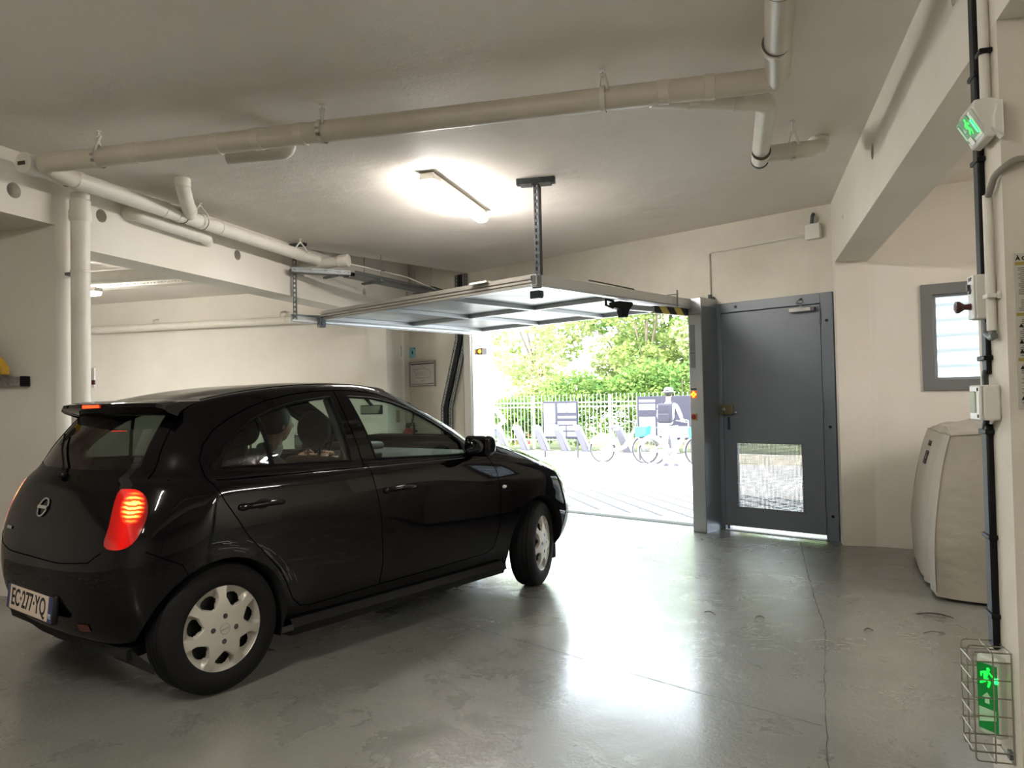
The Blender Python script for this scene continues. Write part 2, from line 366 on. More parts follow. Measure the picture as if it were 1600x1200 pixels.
# leaf with the pierced ventilation field
lx0, lx1, lz0, lz1 = -.21, .768, .045, 2.132; mx0, mx1, mz0, mz1 = -.075, .565, .235, .855
b = B(MW); y0, y1 = -.022, .02
b.box(lx0, mx0, y0, y1, lz0, lz1); b.box(mx1, lx1, y0, y1, lz0, lz1); b.box(mx0, mx1, y0, y1, lz0, mz0); b.box(mx0, mx1, y0, y1, mz1, lz1)
leaf = obj('door_leaf', b, M_DOOR, dr)
b = B(MW); nx, nz = 52, 48; bw = .0056
for i in range(nx+1):
    x = mx0+(mx1-mx0)*i/nx; b.box(x-bw/2, x+bw/2, -.012, -.008, mz0, mz1)
for i in range(nz+1):
    z = mz0+(mz1-mz0)*i/nz; b.box(mx0, mx1, -.0085, -.0045, z-bw/2, z+bw/2)
obj('vent_grille', b, M_GALV, dr, angle=0)
b = B(MW); e = .012
b.box(mx0-e, mx0, -.027, -.02, mz0-e, mz1+e); b.box(mx1, mx1+e, -.027, -.02, mz0-e, mz1+e); b.box(mx0, mx1, -.027, -.02, mz0-e, mz0); b.box(mx0, mx1, -.027, -.02, mz1, mz1+e)
obj('grille_trim', b, M_GALV, dr)
b = B(MW); b.box(-.235, -.10, -.065, -.022, 1.135, 1.235); lk = obj('lock_box', b, M_BRASS, dr, bevel=.004)
b = B(MW); b.tube([(-.175, -.064, 1.187), (-.175, -.085, 1.187)], .02, 20); b.tube([(-.175, -.085, 1.187), (-.175, -.092, 1.187)], .012, 16); obj('lock_cylinder', b, M_CHROME, lk)
b = B(MW); b.tube([(-.10, -.045, 1.155), (-.075, -.05, 1.155)], .009, 12); b.ball((-.068, -.05, 1.155), .014, nu=12, nv=8); obj('lock_knob', b, M_CHROME, lk)
b = B(MW); b.box(-.165, -.14, -.03, -.02, .985, 1.11); obj('handle_plate', b, mat('worn handle plate', '3f4650', .3, .6), dr, bevel=.003)
b = B(MW); b.box(.50, .70, -.075, -.024, 2.075, 2.115); cl = obj('door_closer', b, M_CHROME, dr, bevel=.006)
b = B(MW); b.tube([(.62, -.05, 2.12), (.57, -.05, 2.17), (.60, -.035, 2.205)], .006, 8); b.box(.555, .62, -.05, -.03, 2.16, 2.18); obj('closer_arm', b, M_GALV, cl)
b = B(MW); b.box(.70, .735, -.07, -.024, 2.08, 2.11); obj('closer_cap', b, M_DGALV, cl)
for z in (1.95, 1.12, .13):
    b = B(MW); b.tube([(.772, -.035, z), (.772, -.035, z+.13)], .010, 10); obj('hinge', b, M_DFRAME, dr)
for s_, z in ((-.05, 2.19), (.60, 2.19), (.83, 1.98), (.835, 1.02), (.835, .22)):
    b = B(MW); b.tube([(s_, -.028, z), (s_, -.036, z)], .014, 12); obj('screw_cap', b, M_BLACK, dr)
# ------------------------------------------------------------------ helpers for pipes
def bend(a, c, e, r=.09, n=8):
    """corner c between a and e rounded with radius r"""
    a, c, e = V3(a), V3(c), V3(e); d1 = (a-c).normalized(); d2 = (e-c).normalized()
    ang = d1.angle(d2); t = min(r/math.tan(ang/2), (a-c).length*.49, (e-c).length*.49) if ang < PI-.01 else 0
    p0 = c+d1*t; p2 = c+d2*t; return [p0.lerp(c, k/n).lerp(c.lerp(p2, k/n), k/n) for k in range(n+1)]
def route(pts, r=.09, n=8):
    P = [V3(pts[0])]
    for i in range(1, len(pts)-1): P += bend(pts[i-1], pts[i], pts[i+1], r, n)
    return P+[V3(pts[-1])]
def collar(b, c, d, r, L=.05):
    c = V3(c); d = V3(d).normalized(); b.tube([c-d*L/2-d*.004, c-d*L/2, c+d*L/2, c+d*L/2+d*.004], [r*.98, r*1.07, r*1.07, r*.98], 28)
R1 = .060
# the main stack along the left beam
pt = thing('drain_pipe', (-4.35, 5.5, 2.88), 'white drain pipe running along the left beam, with a round cap at its near end', 'pipe')
A0 = V3((-4.35, 3.72, 2.888)); A1 = V3((-4.35, 7.20, 2.862))
b = B(); b.tube([A0, A1], R1, 28); obj('pipe_run', b, M_PVC, pt)
ax = (A1-A0).normalized()
b = B(); b.tube([A0-ax*.012, A0+ax*.10], R1*1.13, 28); obj('end_cap', b, M_PVC, pt, bevel=.004)
b = B(); b.box(-4.385, -4.33, 3.700, 3.7075, 2.872, 2.895, None); obj('cap_label', b, mat('brown tape', '3a2c26', .5), pt)
b = B()
for y in (3.98, 4.12, 4.95, 5.10, 5.36, 5.62): collar(b, (-4.35, y, A0.z+(y-3.72)*-.0075), ax, R1, .05)
each('joint_collar', b, M_PVC, pt)
b = B()
for y in (4.045, 5.155, 5.39): b.tube([(-4.35, y, 2.886-(y-3.9)*.0075), (-4.35, y+.004, 2.886-(y-3.9)*.0075)], R1*1.085, 28)
each('joint_seal', b, M_PVCD, pt)
# ceiling stub with offset bend joining the stack
st = thing('drain_stub', (-3.97, 4.72, 3.03), 'short bent drain stub dropping from the ceiling into the pipe along the left beam', 'pipe')
b = B(); P = route([(-3.99, 4.73, 3.03), (-3.99, 4.73, 2.965), (-4.30, 5.18, 2.89)], .10); b.tube(P, .053, 24); obj('pipe_run', b, M_PVC, st)
b = B(); collar(b, (-3.99, 4.73, 2.995), (0, 0, 1), .053, .06); collar(b, (-4.24, 5.10, 2.905), (-.31, .45, -.06), .053, .05); each('joint_collar', b, M_PVC, st)
# the cross pipe
cp = thing('drain_pipe', (-2, 3.85, 2.87), 'long beige drain pipe crossing the ceiling from left beam to the elbow', 'pipe')
C0 = V3((-3.95, 3.735, 2.865)); C1 = V3((.10, 3.985, 2.88))
b = B(); b.tube(route([(-4.33, 4.06, 2.878), (-4.20, 3.72, 2.868), C0, C1, (.20, 3.99, 2.882), (.185, 3.5, 2.885), (.16, 2.2, 2.895), (.14, .2, 2.90)], .11, 10), R1, 28)
obj('pipe_run', b, mat('beige pvc', 'cfc6b6', 0.4, noise=(5, .25, 'c4baa9')), cp)
cd = (C1-C0).normalized(); b = B()
for t_ in (-3.52, -2.95, -2.68, -2.40, -.35, -.12): q = C0+cd*(t_+3.95); collar(b, q, cd, R1, .05)
collar(b, (.175, 3.05, 2.888), (0, -1, 0), R1*1.02, .07); collar(b, (.18, 3.62, 2.885), (0, -1, 0), R1, .03)
each('joint_collar', b, mat('beige pvc', 'cfc6b6', 0.4), cp)
b = B(); b.tube([(.181, 3.58, 2.885), (.181, 3.583, 2.885)], R1*1.09, 28); b.tube([(.175, 3.085, 2.888), (.175, 3.09, 2.888)], R1*1.1, 28); each('joint_seal', b, M_PVCD, cp)
def pipe_clip(c, d, r, label, grp='pipe hangers under the ceiling'):
    c = V3(c); d = V3(d).normalized(); sx = d.cross(V3((0, 0, 1))).normalized()
    h = thing('pipe_hanger', c, label, 'pipe hanger')
    b = B(); P = [c+sx*math.cos(a)*r*1.09+V3((0, 0, 1))*math.sin(a)*r*1.09 for a in [2*PI*k/24 for k in range(24)]]
    for k in range(24):
        p0, p1 = P[k], P[(k+1) % 24]; vs = [p0-d*.012, p0+d*.012, p1+d*.012, p1-d*.012]; o2 = [(v-c)*1.05+c for v in vs]
        b.add(vs+o2, [(0,1,2,3), (7,6,5,4), (0,4,5,1), (2,6,7,3)])
    obj('clamp_band', b, M_PVC, h)
    b = B(); top = c+V3((0, 0, r+.070)); 
    for s_ in (-1, 1):
        q = c+sx*s_*r*1.02+d*s_*.030+V3((0, 0, r*.35))
        b.tube([q, c+sx*s_*r*.9+d*s_*.028+V3((0, 0, r*.9)), top+d*s_*.012, top], .0085, 8)
    each('hanger_strap', b, M_WHITEP, h)
    b = B(); b.tube([top-V3((0, 0, .02)), V3((top.x, top.y, ZC))], .004, 8); b.tube([V3((top.x, top.y, ZC-.006)), V3((top.x, top.y, ZC))], .016, 12); each('hanger_rod', b, M_WHITEP, h)
pipe_clip(C0+cd*.17, cd, R1, 'pipe hanger on the cross pipe, nearest the left elbow')
pipe_clip(C0+cd*1.68, cd, R1, 'pipe hanger in the middle of the cross pipe')
pipe_clip(C0+cd*3.29, cd, R1, 'pipe hanger on the cross pipe, nearest its right elbow')
pipe_clip((-4.35, 5.36, 2.878), (0, 1, 0), R1, 'pipe hanger beside the ceiling stub on the left beam pipe')
pipe_clip((-4.35, 6.88, 2.865), (0, 1, 0), R1, 'pipe hanger at the far end of the left beam pipe')
# branch to the right
br = thing('drain_branch', (.2, 4.6, 2.85), 'white branch pipe with two elbows ending in a ceiling collar by the right beam', 'pipe')
b = B(); b.tube(route([(-.42, 3.96, 2.862), (.155, 4.19, 2.85), (.135, 5.10, 2.82)], .10, 10), .052, 26); b.tube(route([(.135, 5.05, 2.835), (.42, 5.06, 2.84), (.52, 5.40, 2.95), (.52, 5.44, 3.03)], .08, 8), .052, 26); obj('pipe_run', b, M_PVC, br)
b = B(); collar(b, (-.22, 4.04, 2.858), (.57, .23, 0), .052, .05); collar(b, (.0, 4.13, 2.853), (.57, .23, 0), .052, .04); collar(b, (.14, 4.95, 2.812), (-.02, .97, -.05), .052, .05); collar(b, (.52, 5.44, 2.995), (0, 0, 1), .062, .05); each('joint_collar', b, M_PVC, br)
b = B(); b.tube([(.136, 5.10, 2.82), (.1355, 5.12, 2.819)], .056, 26); b.tube([(.142, 4.91, 2.813), (.142, 4.914, 2.813)], .0565, 26); each('joint_seal', b, M_PVCD, br)
pipe_clip((.335, 5.06, 2.838), (1, 0, 0), .052, 'pipe hanger on the branch by the ceiling collar')
# small stub behind the cross pipe
s2 = thing('drain_stub', (-2.7, 4.1, 3.03), 'small drain elbow half hidden behind the cross pipe', 'pipe')
b = B(); b.tube(route([(-2.70, 4.12, 3.03), (-2.66, 4.10, 2.885), (-3.05, 4.02, 2.87)], .05, 8), .048, 24); obj('pipe_run', b, M_PVC, s2)
b = B(); collar(b, (-2.70, 4.12, 3.01), (0, 0, 1), .05, .04); each('joint_collar', b, M_PVC, s2)
# standing pipe
vp_ = thing('downpipe', (-4.45, 4.24, 0), 'white upright downpipe standing against the left wall end', 'pipe')
b = B(); b.tube([(-4.45, 4.24, 0), (-4.45, 4.24, 2.83)], .062, 28); obj('pipe_run', b, M_PVC, vp_)
b = B(); b.tube([(-4.45, 4.24, z) for z in (2.63, 2.65, 2.70, 2.72, 2.78, 2.79)], [.063, .074, .074, .068, .068, .06], 28); collar(b, (-4.45, 4.24, 2.28), (0, 0, 1), .0625, .012); each('joint_collar', b, M_PVC, vp_)
b = B(); b.box(-4.55, -4.50, 4.20, 4.28, 2.255, 2.275); obj('wall_clip', b, M_GALV, vp_)
b = B(); b.box(-4.42, -4.385, 4.29, 4.298, 1.46, 1.60); lb_ = obj('hazard_sticker', b, M_WHITE, vp_, part_label='white and dark red sticker')
b = B(); b.box(-4.4201, -4.3849, 4.2895, 4.2985, 1.483, 1.515); obj('sticker_band', b, mat('dark red band', '5d1b22', .5), lb_)
# pipe low on the beam face and the one leaving the hole
bp = thing('drain_pipe', (-4.5, 5.0, 2.8), 'white pipe elbow leaving the left beam face below the long pipe', 'pipe')
b = B(); b.tube(route([(-4.72, 4.78, 2.86), (-4.49, 4.80, 2.82), (-4.49, 5.5, 2.80)], .06, 8), .055, 24); b.tube(route([(-4.49, 5.45, 2.80), (-4.49, 5.6, 2.80), (-4.60, 5.75, 2.80)], .06, 6), .055, 24); obj('pipe_run', b, M_PVC, bp)
hp = thing('drain_pipe', (-4.3, 7.24, 2.8), 'short capped pipe poking out of the hole in the left beam', 'pipe')
b = B(); b.tube([(-4.85, 7.22, 2.80), (-4.20, 7.24, 2.835), (-4.06, 7.245, 2.845)], .058, 26); obj('pipe_run', b, M_PVC, hp)
b = B(); b.tube([(-4.11, 7.245, 2.842), (-4.00, 7.25, 2.848)], .066, 26); obj('end_cap', b, M_PVC, hp, bevel=.004)
th = thing('wall_conduit', Wp(-4.6, -.1, 2.8), 'thin pale tube sloping from the capped pipe down to the street wall', 'conduit')
b = B(); b.tube([(-4.05, 7.30, 2.83), (-3.72, 8.1, 2.78), Wp(-4.05, -.05, 2.70)], .007, 8); obj('tube_run', b, M_PVC, th)
b = B(); b.tube([(-3.85, 7.76, 2.80), (-3.85, 7.76, 2.815)], .022, 10); each('clip', b, M_GALV, th)
# ------------------------------------------------------------------ perforated steel helpers
def strut(b, p0, p1, wdt, dep, up, holes=True, pitch=.05):
    """perforated channel, drawn as side lips and a web with slots"""
    p0, p1 = V3(p0), V3(p1); L = (p1-p0).length; F = frame(p0, p1-p0, None, V3(up)) if True else None
    tw = .003; hw = wdt*.24
    b.box(0, L, -wdt/2, -hw, 0, tw, F); b.box(0, L, hw, wdt/2, 0, tw, F)
    n = max(1, int(L/pitch))
    for i in range(n+1):
        x = i*pitch; b.box(x-pitch*.22 if i else 0, min(L, x+pitch*.22), -hw, hw, 0, tw, F)
    b.box(0, L, -wdt/2, -wdt/2+tw, -dep, 0, F); b.box(0, L, wdt/2-tw, wdt/2, -dep, 0, F)
    return b
# cable tray from the beam hole to the street wall
tr_ = thing('cable_tray', (-4.0, 8.0, 2.72), 'perforated steel cable tray hung from thin rods by the left beam', 'cable tray')
T0, T1, T2 = V3((-4.50, 6.93, 2.70)), V3((-4.05, 7.35, 2.69)), Wp(-4.02, -.10, 2.70)
b = B()
def tray_seg(b, p0, p1, w=.15, h=.05, pitch=.04):
    p0, p1 = V3(p0), V3(p1); F = frame(p0, p1-p0, None, (0, 0, 1)); L = (p1-p0).length
    b.box(0, L, -w/2, w/2, 0, .002, F)
    for sy in (-1, 1):
        y0 = sy*w/2; b.box(0, L, y0-.001, y0+.001, 0, h*.40, F); b.box(0, L, y0-.001, y0+.001, h*.62, h, F); b.box(0, L, y0-.006, y0+.006, h-.003, h, F)
        for i in range(int(L/pitch)+1): b.box(i*pitch, min(L, i*pitch+pitch*.45), y0-.001, y0+.001, h*.40, h*.62, F)
tray_seg(b, T0, T1, .13); tray_seg(b, T1, T2, .16, .06); obj('tray_channel', b, M_GALV, tr_)
dT = (T2-T1).normalized(); sT = dT.cross(V3((0, 0, 1))).normalized()
for t_ in (.42, 1.42):
    q = T1+dT*t_; b = B(); strut(b, q-sT*.16-V3((0, 0, .004)), q+sT*.14-V3((0, 0, .004)), .03, .02, (0, 0, 1), pitch=.03); br_ = obj('cross_bracket', b, M_GALV, tr_)
    for s_ in (-.13, .11):
        b = B(); b.tube([q+sT*s_+V3((0, 0, -.03)), q+sT*s_+V3((0, 0, .29))], .0035, 6); obj('threaded_rod', b, M_DGALV, tr_)
b = B(); q = T0.lerp(T1, .75); strut(b, q-V3((.12, .02, .01)), q+V3((.1, -.12, -.01)), .03, .02, (0, 0, 1), pitch=.03); obj('cross_bracket', b, M_GALV, tr_)
b = B(); b.tube([T1+dT*1.3+V3((0, 0, .03)), T1+dT*1.6+V3((0, 0, .075)), T2+V3((0, 0, .05)), T2+V3((.03, .05, -.03))], .018, 10); b.tube([T1+V3((0, 0, .035)), T1+dT*.9+V3((0, 0, .03)), T2+V3((0, 0, .03))], .02, 10); each('cable_bundle', b, M_BLACK, tr_)
# vertical tray and black cables on the street wall
vt = thing('cable_ladder', Wp(-4.2, -.05, 0), 'perforated steel cable duct with black cables bending down the street wall', 'cable tray')
b = B()
path = [Wp(-4.0, -.04, 3.02), Wp(-4.02, -.04, 2.15), Wp(-4.33, -.04, 1.25), Wp(-4.36, -.04, 0)]
for i in range(3):
    for off in (-.075, .10):
        p0, p1 = path[i]+WD*off, path[i+1]+WD*off; strut(b, p0, p1, .055, .02, -WO, pitch=.045)
each('duct_rail', b, M_GALV, vt)
b = B()
for k in range(5): b.tube(route([path[0]+WD*(k*.016-.03)-WO*.0, path[1]+WD*(k*.016-.03), path[2]+WD*(k*.016-.03), path[3]+WD*(k*.016-.03)], .3, 6), .011, 8)
each('cable_bundle', b, M_BLACK, vt)
# thin conduit on the left of the street wall
ct = thing('wall_conduit', (-4.625, 9.93, 0), 'thin grey conduit rising in the corner beside the framed plan', 'conduit')
b = B(); b.tube([(-4.625, 9.93, 0), (-4.625, 9.93, 2.47), (-4.555, 9.93, 2.48), (-4.555, 9.93, 2.9)], .011, 10); obj('tube_run', b, mat('grey conduit', '8f8a80', .5), ct)
b = B()
for z in (1.83, 1.58, 2.3): p = V3((-4.625, 9.93, z)); b.tube([p, p+V3((0, 0, .022))], .016, 10)
each('conduit_clip', b, M_BLACK, ct)
# framed evacuation plan
fp = thing('framed_plan', Wp(-4.86, 0, 1.55), 'white framed evacuation plan on the street wall beside the thin conduit', 'wall plan', F=MW)
s0, s1, z0, z1 = -5.135, -4.575, 1.545, 1.905
b = B(MW); e = .018
b.box(s0, s0+e, -.02, 0, z0, z1); b.box(s1-e, s1, -.02, 0, z0, z1); b.box(s0, s1, -.0199, 0, z0, z0+e); b.box(s0, s1, -.0199, 0, z1-e, z1); obj('picture_frame', b, mat('plan frame grey', '9a958f', .4, .3), fp)
b = B(MW); b.box(s0+e, s1-e, -.010, 0, z0+e, z1-e); pg = obj('paper', b, mat('plan paper', 'c9c3bd', .5), fp)
MT = MW @ Matrix(((1, 0, 0, 0), (0, 0, -1, 0), (0, 1, 0, 0), (0, 0, 0, 1)))   # text plane facing the room
M_INK = mat('printed ink', '4b4648', .6)
b = B(MW)
def ln(x0, y0, x1, y1, t=.004): 
    d = V3((x1-x0, 0, y1-y0)); n = V3((-d.z, 0, d.x)).normalized()*t/2; P = [V3((x0, -.0115, y0)), V3((x1, -.0115, y1))]
    b.add([P[0]+n, P[0]-n, P[1]-n, P[1]+n], [(0, 1, 2, 3)])
b.box(s0+.03, s1-.03, -.0115, -.0112, z1-.048, z1-.030); b.box(s0+.03, s1-.03, -.0115, -.0112, z0+.033, z0+.040)
q0 = (s0+.08, 1.79); pl = [(0, 0), (.10, .0), (.22, .02), (.34, -.01), (.39, -.06), (.38, -.12), (.06, -.12), (.05, -.05), (0, 0)]
for i in range(len(pl)-1): ln(q0[0]+pl[i][0], q0[1]+pl[i][1], q0[0]+pl[i+1][0], q0[1]+pl[i+1][1])
for k in range(6): ln(q0[0]+.08+.028*k, q0[1]-.03, q0[0]+.08+.028*k, q0[1]-.09, .003)
for k in range(5): ln(q0[0]+.08+.05*k, q0[1]-.06, q0[0]+.10+.05*k, q0[1]-.06, .003)
b.box(-4.89, -4.82, -.0115, -.0112, z0+.075, z0+.082); b.box(-4.88, -4.84, -.0115, -.0112, z1-.072, z1-.066)
obj('plan_drawing', b, M_INK, pg)
# blue notices behind the conduit
for (a0, a1, za, zb, lab) in ((-5.29, -5.19, 1.98, 2.13, 'light blue notice sheet left of the conduit, beside a second blue sheet'), (-5.15, -5.0, 1.965, 2.115, 'light blue notice sheet with a dark oval, right of the conduit')):
    MB = MW if a0 > -5.16 else frame((-4.64, 9.93, 0), (0, 1, 0), (-1, 0, 0)) @ Matrix.Translation((5.24, 0, 0)) @ Matrix.Diagonal((1, -1, 1, 1)) @ Matrix.Diagonal((1, -1, 1, 1))
    nt_ = thing('notice_sheet', Wp((a0+a1)/2, 0, za), lab, 'notice', F=MW)
    b = B(MB); b.box(a0, a1, -.006, 0, za, zb); obj('sheet', b, mat('pale blue paper', '7fb2b8', .6), nt_)
    b = B(MB)
    if a0 > -5.16: b.lathe([(0, .0), (.022, 0), (.022, .002), (0, .002)], Matrix.Translation((a0+.08, -.007, (za+zb)/2)) @ Matrix.Rotation(PI/2, 4, 'X') @ Matrix.Diagonal((.7, 1.3, 1, 1)), 20); b.box(a0+.11, a1-.005, -.0075, -.006, zb-.03, zb-.015)
    else:
        for k in range(3): b.box(a0+.02+.022*k, a0+.022+.022*k, -.0075, -.006, za+.01, zb-.01)
    obj('printed_mark', b, mat('dark teal ink', '1f3f48', .6), nt_)
# small sign above extinguisher
b = B(); b.box(-4.64, -4.634, 9.70, 9.80, 1.05, 1.22); tag(obj('wall_sign', b, mat('faded tan sign', '9c8a6c', .6)), 'small faded tan sign on the wall above the extinguisher', 'sign')
# fire extinguisher
fe = thing('fire_extinguisher', Wp(-5.03, -.13, .40), 'red fire extinguisher with white label hanging on the street wall, seen through the car', 'fire extinguisher')
c = Wp(-5.03, -.13, .12); Tm = Matrix.Translation(c)
b = B(); b.lathe([(0, .30), (.085, .30), (.092, .32), (.092, .72), (.085, .78), (.05, .83), (.025, .845), (0, .85)], Tm, 32); obj('tank', b, mat('extinguisher red', 'a81f1c', .3), fe)
b = B(); b.lathe([(.0935, .52), (.0935, .68), (.092, .681), (.092, .519)], Tm, 32); obj('tank_label', b, mat('white label', 'c9b3a8', .5), fe)
b = B(); b.tube([c+V3((0, 0, .84)), c+V3((0, 0, .90))], .022, 14); b.tube([c+V3((-.03, 0, .90)), c+V3((.10, -.02, .915))], .011, 8); b.tube([c+V3((0, 0, .885)), c+V3((.12, -.02, .875))], .008, 8); obj('valve_head', b, M_DGALV, fe)
b = B(); P = []
for k in range(25): a = -PI*.62+2*PI*.86*k/24; P.append(c+WD*(.0+.135*math.sin(a))+V3((0, 0, 1.03+.17*math.cos(a)))-WO*.02)
P = [c+V3((-.02, 0, .88))]+P; b.tube(P, .011, 8); obj('hose', b, M_BLACK, fe)
b = B(); b.tube([c+WD*.11+V3((0, 0, .92)), c+WD*.13+V3((0, 0, .80)), c+WD*.10+V3((0, 0, .62))], [.012, .016, .024], 12); obj('horn', b, M_BLACK, fe)
b = B(MW); b.box(-5.07, -4.99, -.05, 0, .90, .93); each('wall_bracket', b, M_BLACK, fe)
# ------------------------------------------------------------------ garage door
M_PANEL = mat('door panel sheet', 'a4a6a9', .34, .35, rnoise=(3, .28, .40))
M_RIB = mat('door rib steel', 'a9acae', .35, .6)
gd = thing('garage_door', Wp(-2.1, -1.2, 2.22), 'grey tilting garage door raised flat under the ceiling, ribbed underside', 'garage door', F=MW)
S0, S1, D0, D1, ZD = -3.62, -.47, .02, 2.42, 2.235
b = B(MW); b.box(S0, S1, -D1, -D0, ZD+.03, ZD+.045); obj('door_skin', b, M_PANEL, gd)
def rib(b, x0, x1, y0, y1, z0=ZD-.012, z1=ZD+.03): b.box(x0, x1, y0, y1, z0, z1)
b = B(MW); rib(b, S0, S0+.05, -D1, -D0); rib(b, S1-.05, S1, -D1, -D0); b.box(S0, S1, -D1, -D1+.05, ZD-.0121, ZD+.05); b.box(S0, S1, -D0-.05, -D0, ZD-.0121, ZD+.05); obj('door_frame', b, M_RIB, gd, bevel=.004)
for s_ in (-2.62, -1.66):
    b = B(MW); rib(b, s_-.03, s_+.03, -D1+.05, -D0-.05); obj('lengthwise_rib', b, M_RIB, gd, bevel=.004)
for k, (xa, xb) in enumerate(((S0+.05, -2.65), (-2.59, -1.69), (-1.63, S1-.05))):
    b = B(MW); rib(b, xa, xb, -1.22, -1.16, ZD-.011); obj('cross_rib', b, M_RIB, gd, bevel=.004)
b = B(MW)
for k in range(3): b.box(S0-.02, S1+.02, -D1-.018-.0*k, -D1+.0, ZD-.01+.028*k, ZD+.008+.028*k)
b.box(S0, S1, -D1-.004, -D1+.004, ZD-.01, ZD+.085)
obj('lower_seal', b, mat('door edge profile', '7c7870', .45, .4), gd)
b = B(MW); b.box(S1-.36, S1-.26, -2.17, -2.11, ZD-.065, ZD+.0); b.box(S1-.35, S1-.27, -2.10, -2.09, ZD-.05, ZD+.0); obj('handle_bracket', b, M_DGALV, gd, bevel=.006)
b = B(MW); b.box(S0-.05, S0+.02, -D1-.03, -D1+.04, ZD-.09, ZD+.02); b.tube([(S0-.06, -D1, ZD-.05), (S0+.03, -D1, ZD-.05)], .02, 14); obj('roller_carriage', b, M_DGALV, gd, bevel=.004)
b = B(MW); b.box(-1.25, -1.05, -D1-.05, -D1, ZD+.075, ZD+.09); obj('cable_guide', b, M_WHITEP, gd)
# guide rails
def rail(s, L, lab, z=ZD):
    r = thing('guide_rail', Wp(s, -L/2, z), lab, 'door rail', 'overhead door rails', F=MW)
    b = B(MW); h = .04
    b.box(s-.03, s+.03, -L, -.02, z+h-.005, z+h); b.box(s-.03, s+.03, -L, -.02, z-h, z-h+.005); b.box(s-.03, s-.025, -L, -.02, z-h, z+h) if s < -2 else b.box(s+.025, s+.03, -L, -.02, z-h, z+h)
    b.box(s-.03, s+.03, -L, -.02, z-h-.012, z-h-.006)
    if s < -2: b.box(s+.025, s+.03, -L, -.02, z-h, z-h+.02); 
    else: b.box(s-.03, s-.027, -L, -.02, z-h*.2, z+h)
    obj('rail_channel', b, M_ALU, r, bevel=.002); return r
rl = rail(-3.69, 2.74, 'left overhead rail of the garage door, hung from a perforated strip')
rr_ = rail(-.40, 2.60, 'right overhead rail of the garage door, held by the tall post')
b = B(MW); b.box(-.35, -.345, -.62, -.60, ZD-.06, ZD+.1); b.box(-.46, -.345, -.63, -.59, ZD+.06, ZD+.065); obj('rail_bracket', b, M_GALV, rr_)
b = B(MW); b.tube([(-.37, -1.95, ZD+.06), (-.37, -1.3, ZD+.045)], .006, 8); obj('tension_rod', b, M_DGALV, rr_)
# folding arm with black joint and hazard stripes
am = thing('lifting_arm', Wp(-.45, -.55, 2.15), 'black-jointed lifting arm with yellow and black hazard stripes by the steel column', 'door arm', F=MW)
A_, Z_ = Wp(-.56, -1.32, 2.15), Wp(-.41, -.10, 2.06)
Fm = frame(A_, Z_-A_, None, (0, 0, 1)); L = (Z_-A_).length
b = B(Fm); b.box(.18, L*.42, -.022, .022, -.025, .025); obj('arm_tube', b, M_STEELCOL, am, bevel=.003)
hz = bpy.data.materials.new('hazard stripes'); hz.use_nodes = True; t = hz.node_tree; p_ = t.nodes['Principled BSDF']; tc = t.nodes.new('ShaderNodeTexCoord'); wv = t.nodes.new('ShaderNodeTexWave'); wv.wave_type = 'BANDS'; wv.bands_direction = 'DIAGONAL'; wv.inputs['Scale'].default_value = 2.6
cr = t.nodes.new('ShaderNodeValToRGB'); cr.color_ramp.interpolation = 'CONSTANT'; cr.color_ramp.elements[1].position = .5; cr.color_ramp.elements[0].color = hx('121212'); cr.color_ramp.elements[1].color = hx('b8a64a'); p_.inputs['Roughness'].default_value = .5
t.links.new(tc.outputs['Object'], wv.inputs['Vector']); t.links.new(wv.outputs['Fac'], cr.inputs['Fac']); t.links.new(cr.outputs['Color'], p_.inputs['Base Color'])
b = B(Fm); b.box(L*.42, L-.02, -.026, .026, -.034, .034); obj('striped_sleeve', b, hz, am, bevel=.003)
b = B(Fm); b.prism([(-.05, -.03), (.03, -.045), (.20, -.045), (.21, -.02), (.16, .03), (.13, .10), (.07, .10), (.05, .03), (-.04, .02)], -.035, .035, Matrix.Rotation(-PI/2, 4, 'X')); obj('arm_joint', b, M_BLACK, am, bevel=.008)
b = B(Fm); b.tube([(-.03, 0, -.02), (-.12, 0, .0), (-.12, 0, .05), (-.02, 0, .04)], .012, 8); obj('release_handle', b, M_BLACK, am)
# ceiling post
cpz = thing('ceiling_post', (-1.62, 5.58, 3.03), 'slotted steel post hanging from the ceiling to the right rail', 'support post')
rt_ = Wp(-.40, -2.55, 0); 
b = B(); strut(b, (rt_.x, rt_.y, 2.20), (rt_.x, rt_.y, ZC), .045, .045, (-.2, -1, 0), pitch=.05); obj('post_channel', b, M_DGALV, cpz)
b = B(); ddx = V3((.97, .08, 0)).normalized(); c0 = V3((rt_.x, rt_.y, ZC-.045)); strut(b, c0-ddx*.15, c0+ddx*.15, .05, .04, (0, 0, -1), pitch=.05); b.box(-.15, .15, -.025, .025, 0, .045, frame(c0, ddx, None, (0, 0, 1))); obj('ceiling_plate', b, M_DGALV, cpz)
b = B(); b.box(-.12, -.03, -.03, .03, -.016, 0, frame(c0, ddx, None, (0, 0, 1))); b.box(.03, .12, -.03, .03, -.016, 0, frame(c0, ddx, None, (0, 0, 1))); b.cbox((rt_.x, rt_.y-.03, 2.22), (.07, .02, .10)); each('angle_bracket', b, M_GALV, cpz)
# hanger strip of the left rail
hs = thing('hanger_strip', (-4.5, 6.95, 3.03), 'perforated steel strip hanging the left rail from the ceiling', 'support strip')
rt2 = Wp(-3.69, -2.70, 0)
b = B(); strut(b, (rt2.x, rt2.y, 2.20), (rt2.x, rt2.y, 3.0), .04, .012, (.1, -1, 0), pitch=.05); obj('strip_channel', b, M_GALV, hs)
b = B(); strut(b, (rt2.x-.17, rt2.y+.02, 2.99), (rt2.x+.14, rt2.y, 3.0), .04, .03, (0, 0, -1), pitch=.04); obj('ceiling_plate', b, M_DGALV, hs)
